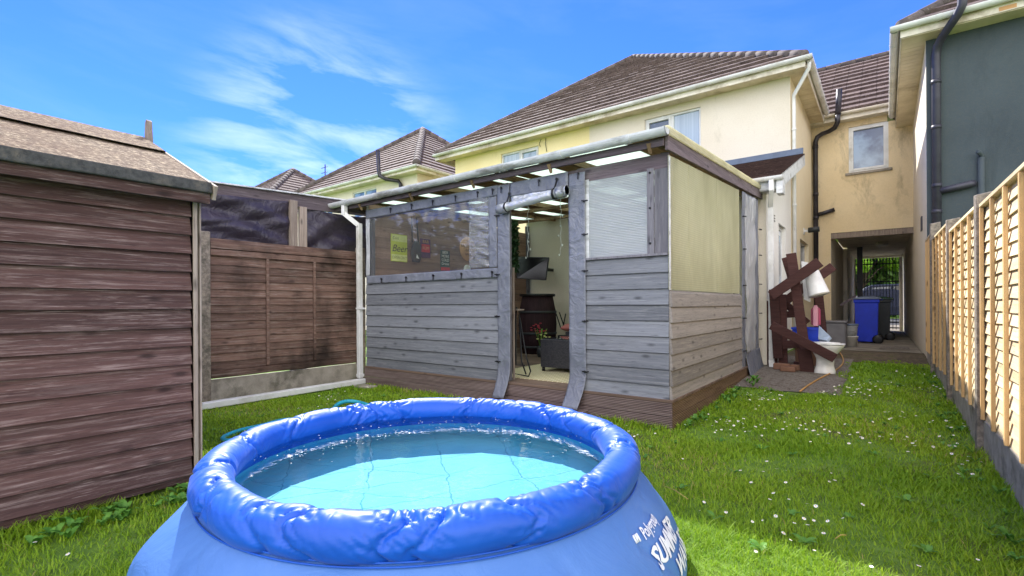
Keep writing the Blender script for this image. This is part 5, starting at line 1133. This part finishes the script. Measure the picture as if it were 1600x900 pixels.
# grey tub, white buckets
gx, gy = -.80, 11.75; zb_ = gz(gy)
t = thing('grey_tub', 'large grey garden tub standing left of the stacked white buckets', 'tub', (gx, gy, zb_))
mb = MB(); mb.box((gx-.26, gy-.2, zb_), (gx+.18, gy+.3, zb_+.50)); mb.build('tub_body', 'tub', t, bevel=.03); mb = MB(); mb.box((gx-.28, gy-.22, zb_+.50), (gx+.20, gy+.32, zb_+.535)); mb.build('tub_rim', 'tub', t, bevel=.01)
for k in range(2):
    bx_, by_ = at(1329, 541, 'z', .28)[:2]; z_ = gz(by_)+.0+.23*k; t = thing('paint_bucket', ['dirty white paint bucket on the ground, lower of the two stacked', 'white paint bucket with a bluish lid on top of the dirty bucket'][k], 'bucket', (bx_, by_, z_), group='stacked white buckets')
    m_ = MB(); m_.lathe([(.105, 0), (.125, .20), (.132, .205), (.132, .225), (.12, .228), (0, .222)], (bx_, by_, z_), 24); m_.build('bucket_body', 'bucket' if k == 0 else 'upvc_dirty', t)
    m_ = MB(); m_.tube([(bx_+.13*math.cos(a_), by_-.13*abs(math.sin(a_))*.5-.02, z_+.19-.06*math.sin(a_)) for a_ in np.linspace(0, PI, 12)], .003, 5); m_.build('wire_handle', 'bin_dark', t)
    if k: m_ = MB(); m_.lathe([(.134, .205), (.136, .235), (.12, .24), (0, .24)], (bx_, by_, z_), 24); m_.build('lid', 'lead', t)
def bin_(name, label, x, y, w_, d_, h_, mat, lid):
    z = gz(y)+.015; t = thing(name, label, 'bin', (x, y, z), group='wheeled bins in the passage'); m_ = MB(); s_ = .88
    def lv(f, zz, g_=0): return [(x-w_/2*f-g_, y-d_/2*f-g_, zz), (x+w_/2*f+g_, y-d_/2*f-g_, zz), (x+w_/2*f+g_, y+d_/2*f+g_, zz), (x-w_/2*f-g_, y+d_/2*f+g_, zz)]
    L_ = lv(s_, z+.03)+lv(.97, z+h_*.86)+lv(.97, z+h_*.86, .018)+lv(.985, z+h_*.93, .018); fs = [(3, 2, 1, 0)]
    for k in range(3):
        for e in range(4): fs.append((k*4+e, k*4+(e+1) % 4, (k+1)*4+(e+1) % 4, (k+1)*4+e))
    fs.append((12, 13, 14, 15)); m_.add(L_, fs); m_.build('bin_body', mat, t, bevel=.012)
    m_ = MB()
    def lidf(u, v): return (x-w_/2-.03+(w_+.08)*u, y-d_/2-.03+(d_+.06)*v, z+h_*.935+.055*math.sin(PI*min(1, max(0, u)))**.5*math.sin(PI*v)**.5+.006)
    m_.grid(lidf, 16, 16); m_.build('lid', lid, t, solid=.014)
    m_ = MB(); m_.tube([(x+w_/2+.05, y-d_/2+.06, z+h_*.92), (x+w_/2+.05, y+d_/2-.06, z+h_*.92)], .014, 8); m_.build('handle', mat, t)
    for yy in (y-d_/2+.05, y+d_/2-.05):
        m_ = MB(); m_.lathe([(0, -.025), (.06, -.025), (.10, -.02), (.10, .02), (.06, .025), (0, .025)], (x+w_/2-.02, yy-.04 if yy < y else yy+.04, z+.085), 22, axis='y'); m_.build('wheel', 'black', t)
bin_('wheelie_bin', 'bright blue wheeled bin with glare coloured onto its lid standing in the passage mouth', -.34, 13.62, .44, .60, 1.03, 'bin_blue', 'lead')  # lid gets a paler grey-blue that stands in for glare on top
bin_('wheelie_bin', 'dark wheeled bin with a green lid mostly hidden behind the blue bin', -.13, 15.1, .46, .60, 1.05, 'bin_dark', 'bin_green')
mb = MB(); a, b = at(1313, 477, 'y', 14.4), at(1338, 462, 'y', 14.4); mb.bar(a, b, .05, .05); mb.bar((a.x+.25, 14.45, gz(14)), (a.x+.33, 14.45, b.z-.15), .12, .04); tag(mb.build('leaning_timber', 'beam'), 'short timber offcuts leaning on the passage wall behind the blue bin', 'timber')
# bulkhead light on side wall
t = thing('wall_light', 'small black and white outdoor lamp on the cream side wall', 'lamp', (-1.45, 13.05, 2.78)); mb = MB(); mb.box((-1.488, 12.98, 2.72), (-1.47, 13.12, 2.86)); mb.bar((-1.47, 13.05, 2.80), (-1.40, 13.05, 2.80), .05, .05); mb.build('bracket', 'upvc', t); mb = MB(); mb.tube([(-1.40, 13.05, 2.81), (-1.18, 13.05, 2.82)], .06, 14); mb.build('lamp_head', 'bin_dark', t)
# cable
mb = MB(); pts = [at(1300, 549, 'y', 8.1)]+[Vector((*at(x, y, 'z', .19)[:2], gz(at(x, y, 'z', .19)[1])+.02)) for x, y in ((1311, 557), (1319, 567), (1315, 574), (1300, 581), (1280, 587), (1262, 594), (1250, 600))]
mb.tube(smooth(pts), .010, 8); tag(mb.build('garden_cable', 'orange'), 'ochre cable trailing over the soil from the toilet to the lawn edge', 'cable')

# ============================================================ GATE AND STREET
GY = 23.2
t = thing('iron_gate', 'black iron bar gate with spiked tops closing the far end of the passage', 'gate', (-.2, GY, .1))
for k in range(15):
    x = -.93+k*.095; 
    if x > .38: break
    m_ = MB(); m_.bar((x, GY, .16), (x, GY, 2.72), .022, .022, (0, 1, 0)); m_.lathe([(.0, 0), (.03, .03), (.0, .14)], (x, GY, 2.72), 8); m_.build('bar', 'bin_dark', t)
for z in (.22, 1.95, 2.62): m_ = MB(); m_.bar((-.97, GY, z), (.50, GY, z), .03, .045); m_.build('rail', 'bin_dark', t)
m_ = MB(); m_.box((.40, GY-.05, .08), (.50, GY+.05, 2.84)); m_.box((-.975, GY-.04, .08), (-.935, GY+.04, 2.84)); m_.build('gate_post', 'cream', t)
def car(label, cx_, cy_, z, L_, mat):
    t = thing('parked_car', label, 'car', (cx_, cy_, z)); prof = [(-.5, .30), (-.5, .62), (-.48, .85), (-.44, 1.0), (-.36, 1.50), (-.30, 1.62), (.08, 1.66), (.17, 1.55), (.27, 1.08), (.46, .95), (.5, .75), (.5, .30)]
    def pr(hw, inset):
        return [(cx_+a*L_, cy_+s_*(hw-(inset if b > 1.05 else 0)), z+b) for s_ in (-1, 1) for a, b in prof]
    n = len(prof); m_ = MB(); m_.add(pr(.88, .13), [tuple(range(n)), tuple(range(2*n-1, n-1, -1))]+[(i, n+i, n+(i+1) % n, (i+1) % n) for i in range(n)]); m_.build('body', mat, t, bevel=.04)
    for s_ in (-1, 1):
        yy = cy_+s_*(.88-.125)+s_*.004-(.0)
        for q in ([(-.385, 1.10), (-.33, 1.48), (-.16, 1.55), (-.16, 1.10)], [(-.14, 1.10), (-.14, 1.55), (.05, 1.57), (.05, 1.10)], [(.07, 1.10), (.07, 1.56), (.13, 1.52), (.225, 1.10)]):
            m_ = MB(); m_.add([(cx_+a*L_, yy+s_*.012, z+b) for a, b in q], [(0, 1, 2, 3)]); m_.build('window', 'pane_dark', t)
        for fx_ in (-.31, .31):
            c = (cx_+fx_*L_, cy_+s_*.80, z+.33); m_ = MB(); m_.lathe([(0, -.10), (.20, -.10), (.32, -.09), (.335, 0), (.32, .09), (.2, .10), (0, .10)], c, 28, axis='y'); w__ = m_.build('wheel', 'black', t); m_ = MB(); m_.lathe([(0, s_*.103), (.19, s_*.103), (.20, s_*.08)], c, 20, axis='y'); m_.build('rim', 'lead', w__)
        m_ = MB(); m_.box((cx_-.5*L_-.01, cy_+s_*.6-.12, z+.80), (cx_-.5*L_+.06, cy_+s_*.6+.12, z+.95)); m_.build('tail_light', 'sign_red', t); m_ = MB(); m_.box((cx_+.47*L_, cy_+s_*.6-.14, z+.72), (cx_+.5*L_+.01, cy_+s_*.6+.14, z+.85)); m_.build('headlight', 'china', t)
    return t
car('slate blue estate car parked on the street beyond the gate', .9, 27.4, gz(27.4)+.03, 4.6, 'car')
def tree(label, cx_, cy_, z0, h, rad, mat, n, seed, size=.10, name='leafy_tree'):
    t = thing(name, label, 'tree', (cx_, cy_, z0)); r_ = np.random.default_rng(seed); m_ = MB(); th = h*.38
    m_.tube([(cx_, cy_, z0-.2), (cx_+.05, cy_, z0+th*.5), (cx_, cy_+.05, z0+th), (cx_+.1, cy_, z0+h*.75)], [.17, .13, .10, .04], 10)
    cl = []
    for k in range(16):
        a = r_.uniform(0, 2*PI); e = r_.uniform(-.3, 1); d = rad*r_.uniform(.45, .95); c = np.array((cx_+d*math.cos(a)*math.cos(e), cy_+d*math.sin(a)*math.cos(e), z0+h*.62+rad*.8*math.sin(e))); cl.append((c, rad*r_.uniform(.22, .42)))
        m_.tube([(cx_, cy_, z0+th*.8), (cx_*.5+c[0]*.5, cy_*.5+c[1]*.5, (z0+th)*.4+c[2]*.6), tuple(c)], [.06, .035, .012], 6)
    m_.build('trunk', 'bark', t)
    def shp(r2, n_):
        ix = r2.integers(0, len(cl), n_); C_ = np.array([c for c, _ in cl])[ix]; Rr = np.array([q for _, q in cl])[ix]; v = r2.normal(size=(n_, 3)); v /= np.linalg.norm(v, axis=1)[:, None]; return C_+v*(Rr*r2.uniform(.3, 1, n_)**.5)[:, None]*np.array((1, 1, .75))
    leaves('crown', mat, None, None, n, size, seed, shp, t)
    return t
tree('bright green broadleaf tree seen through the top of the iron gate', -1.2, 34.6, .1, 5.6, 2.3, 'leaf', 24000, 3, .13)
tree('darker tree behind the bright green one beyond the street', 2.2, 38.0, .1, 7.5, 3.2, 'leaf_dark', 22000, 4, .2)
tree('dark bushy tree at the left beyond the street, partly hidden by the passage pillar', -4.6, 39.0, .1, 7.5, 3.2, 'leaf_dark', 22000, 6, .2)
def hshape(r2, n_): return np.c_[r2.uniform(-10, 10, n_), 36.5+r2.normal(size=n_)*.35, .0+4.6*r2.random(n_)**.8+.25*np.sin(r2.uniform(-14, 14, n_))]
g = leaves('hedge', 'leaf_dark', None, None, 34000, .20, 9, hshape); tag(g, 'long dark hedge along the far side of the street', 'hedge')

# ============================================================ GRASS, DAISIES, WEEDS
def blocked(x, y):
    b = ((x-PC.x)**2+(y-PC.y)**2 < 1.13**2) | ((x < -3.54) & (x > -6.25) & (y < 1.36)) | ((x < SX+.03) & (x > -6.07) & (y > FY-.05)) | ((x > -6.12) & (x < -5.98) & (y > 1.5) & (y < 4.5)) | (x < -6.34) | (x > .60-.0*(y)) | ((x > -3.62) & (x < -2.4) & (y > 4.14) & (y < 4.5))
    return b
def bare(x, y):
    e = .18*np.sin(x*7+1)+.10*np.sin(x*17); return (y > 9.6+e) | ((x < -.45+.1*np.sin(y*6)) & (y > 6.72+.12*np.sin(x*9)) )
gzv = np.vectorize(gz)
r_ = np.random.default_rng(11)
def scatter(n, fn_density):
    x = r_.uniform(-6.36, .60, n); y = r_.uniform(-1.2, 9.9, n); d = np.hypot(x, y); keep = ~blocked(x, y) & ~bare(x, y)
    # only where the camera side of the garden is
    ang = np.degrees(np.arctan2(-x, y)); keep &= (ang > -40) & (ang < 110); keep &= r_.random(n) < fn_density(d); return x[keep], y[keep], d[keep]
x, y, d = scatter(1500000, lambda d: np.clip((2.0/np.maximum(d, .6))**1.25, .06, 1))
cl_ = np.sin(x*5.1+np.sin(y*3.7)*2)+np.sin(y*6.3+np.sin(x*4.1)*2); keep = r_.random(len(x)) < .62+.19*cl_; x, y, d, cl_ = x[keep], y[keep], d[keep], cl_[keep]
n = len(x); print('blades', n)
h_ = r_.uniform(.014, .040, n)*(1+.18*cl_)*np.where(r_.random(n) > .985, 1.9, 1); w_ = .0016*np.maximum(1, (d/2.2)**.9)*r_.uniform(.7, 1.4, n)
edge = (np.abs(x-.58) < .07) | ((np.abs(x-SX-.03) < .08) & (y > FY)) | ((np.abs(y-FY+.06) < .08) & (x < SX)) | ((np.abs(x+3.52) < .10) & (y < 1.4)); h_ = np.where(edge, h_*1.7, h_)
az = r_.uniform(0, 2*PI, n); ln = r_.uniform(.4, 1.5, n)*h_; dx, dy = np.cos(az), np.sin(az); wx_, wy_ = -dy*w_, dx*w_; z0 = gzv(y)
V = np.zeros((n, 5, 3)); V[:, 0] = np.c_[x-wx_, y-wy_, z0]; V[:, 1] = np.c_[x+wx_, y+wy_, z0]; mx_, my_ = x+dx*ln*.35, y+dy*ln*.35
V[:, 2] = np.c_[mx_+wx_*.8, my_+wy_*.8, z0+h_*.6]; V[:, 3] = np.c_[mx_-wx_*.8, my_-wy_*.8, z0+h_*.6]; V[:, 4] = np.c_[x+dx*ln, y+dy*ln, z0+h_]
me = bpy.data.meshes.new('lawn_grass'); me.vertices.add(n*5); me.vertices.foreach_set('co', V.astype(np.float32).ravel())
base_ = (np.arange(n)*5)[:, None]; lp = np.concatenate([base_+np.array([0, 1, 2, 3]), base_+np.array([3, 2, 4])], 1).astype(np.int32).ravel(); me.loops.add(len(lp)); me.loops.foreach_set('vertex_index', lp)
ls = np.stack([np.arange(n)*7, np.arange(n)*7+4], 1).astype(np.int32).ravel(); lt = np.tile(np.array([4, 3], dtype=np.int32), n); me.polygons.add(2*n); me.polygons.foreach_set('loop_start', ls); me.polygons.foreach_set('loop_total', lt)
a = me.attributes.new('rnd', 'FLOAT', 'FACE'); pat = .5+.16*np.sin(x*1.9+np.sin(y*1.3)*2)+.12*np.sin(y*2.7+x); a.data.foreach_set('value', np.repeat(np.clip(pat+r_.normal(size=n)*.2, 0, 1), 2).astype(np.float32))
me.update(calc_edges=True); me.materials.append(M['grass']); go = bpy.data.objects.new('lawn_grass', me); col.objects.link(go); tag(go, 'short green grass growing over the whole back lawn', 'grass', kind='stuff')
# daisies
n0 = 13000; x = r_.uniform(-6.2, .55, n0); y = r_.uniform(.3, 8.6, n0); cn = np.array([mnoise.noise(Vector((a*1.3, b*1.3, 2))) for a, b in zip(x, y)]); far = np.clip((y-1.5)/6, 0, 1)
k = ~blocked(x, y) & ~bare(x, y) & (r_.random(n0) < np.clip(.10+cn*.9, .02, 1)*(.16+.85*far)*np.where(x < -2.5, .35, 1)); x, y = x[k], y[k]; print('daisies', len(x))
vs = []; fs = []; mats = []
for xx, yy in zip(x, y):
    z = gz(yy)+random.uniform(.025, .055); rr = random.uniform(.007, .0125)*(1 if yy < 4 else 1.15); tl = Vector((random.gauss(0, .25), random.gauss(0, .25)-.15, 1)).normalized(); ux = tl.cross(Vector((0, 1, 0))).normalized(); uy = tl.cross(ux); o = len(vs); c = Vector((xx, yy, z)); npet = 9
    ring_ = []
    for q in range(npet*2): a = PI*q/npet; q_r = rr if q % 2 == 0 else rr*.62; vs.append(c+ux*math.cos(a)*q_r+uy*math.sin(a)*q_r+tl*.002)
    vs.append(c); cc = len(vs)-1
    for q in range(npet*2): fs.append((o+q, o+(q+1) % (npet*2), cc)); mats.append(0)
    o = len(vs)
    for q in range(6): a = PI*q/3; vs.append(c+ux*math.cos(a)*rr*.35+uy*math.sin(a)*rr*.35+tl*.0035)
    fs.append(tuple(range(o, o+6))); mats.append(1)
    o = len(vs); vs += [Vector((xx-.0012, yy, gz(yy))), Vector((xx+.0012, yy, gz(yy))), c+Vector((.001, 0, 0)), c-Vector((.001, 0, 0))]; fs.append((o, o+1, o+2, o+3)); mats.append(2)
me = bpy.data.meshes.new('daisies'); me.from_pydata(vs, [], fs); [me.materials.append(M[q]) for q in ('petal', 'pollen', 'stem')]; me.polygons.foreach_set('material_index', mats); g = bpy.data.objects.new('daisies', me); col.objects.link(g); tag(g, 'small white daisies and clover heads dotted over the lawn', 'daisies', kind='stuff')
# broad-leaved weeds
vs = []; fs = []; rn = []
def rosette(x, y, s_, nl, up=.35):
    for q in range(nl):
        a = random.uniform(0, 2*PI); L_ = s_*random.uniform(.6, 1.2); w__ = L_*random.uniform(.16, .28); o = len(vs); dx, dy = math.cos(a), math.sin(a); z = gz(y)+.008; e = random.random()
        for t_ in (0, .25, .5, .75, 1): 
            hh = z+L_*up*math.sin(t_*PI*.62)*1.2; wd = w__*math.sin(PI*(.12+.86*t_)); 
            for sgn in (-1, 0, 1): vs.append((x+dx*L_*t_-dy*wd*sgn, y+dy*L_*t_+dx*wd*sgn, hh+abs(sgn)*.15*wd))
        for t_ in range(4):
            for c_ in range(2): fs.append((o+t_*3+c_, o+t_*3+c_+1, o+(t_+1)*3+c_+1, o+(t_+1)*3+c_)); rn.append(e)
for k in range(330):
    x, y = random.uniform(-6.2, .56), random.uniform(.3, 8.3)
    if blocked(np.array(x), np.array(y)) or bare(np.array(x), np.array(y)): continue
    rosette(x, y, random.uniform(.025, .06), random.randint(4, 8))
for k in range(34):
    x = -3.50+random.uniform(0, .30); y = random.uniform(.1, 1.5); rosette(x, y, random.uniform(.04, .09), 7, .6)
for k in range(45): y = random.uniform(2.5, 9.2); rosette(.50+random.uniform(-.10, .04), y, random.uniform(.025, .055), 6, .7)
for k in range(30): rosette(random.uniform(-1.5, -1.35), random.uniform(4.6, 7.4), random.uniform(.03, .07), 6, .7)
me = bpy.data.meshes.new('broadleaf_weeds'); me.from_pydata(vs, [], fs); a = me.attributes.new('rnd', 'FLOAT', 'FACE'); a.data.foreach_set('value', rn); me.materials.append(M['weed']); g = bpy.data.objects.new('broadleaf_weeds', me); col.objects.link(g); tag(g, 'broad-leaved dandelion and plantain weeds in the lawn and along its edges', 'weeds', kind='stuff')
# dry stalks
m_ = MB()
for a_, b_ in (((1040, 760), (1075, 780)), ((1232, 617), (1243, 632)), ((1312, 575), (1290, 590)), ((1305, 842), (1322, 836))):
    p, q = at(*a_, 'z', .03), at(*b_, 'z', .05); m_.tube([p, p.lerp(q, .5)+Vector((0, 0, .01)), q], .0025, 5)
tag(m_.build('dry_stalks', 'straw'), 'a few dry straw-coloured stalks lying in the lawn', 'stalks', kind='stuff')
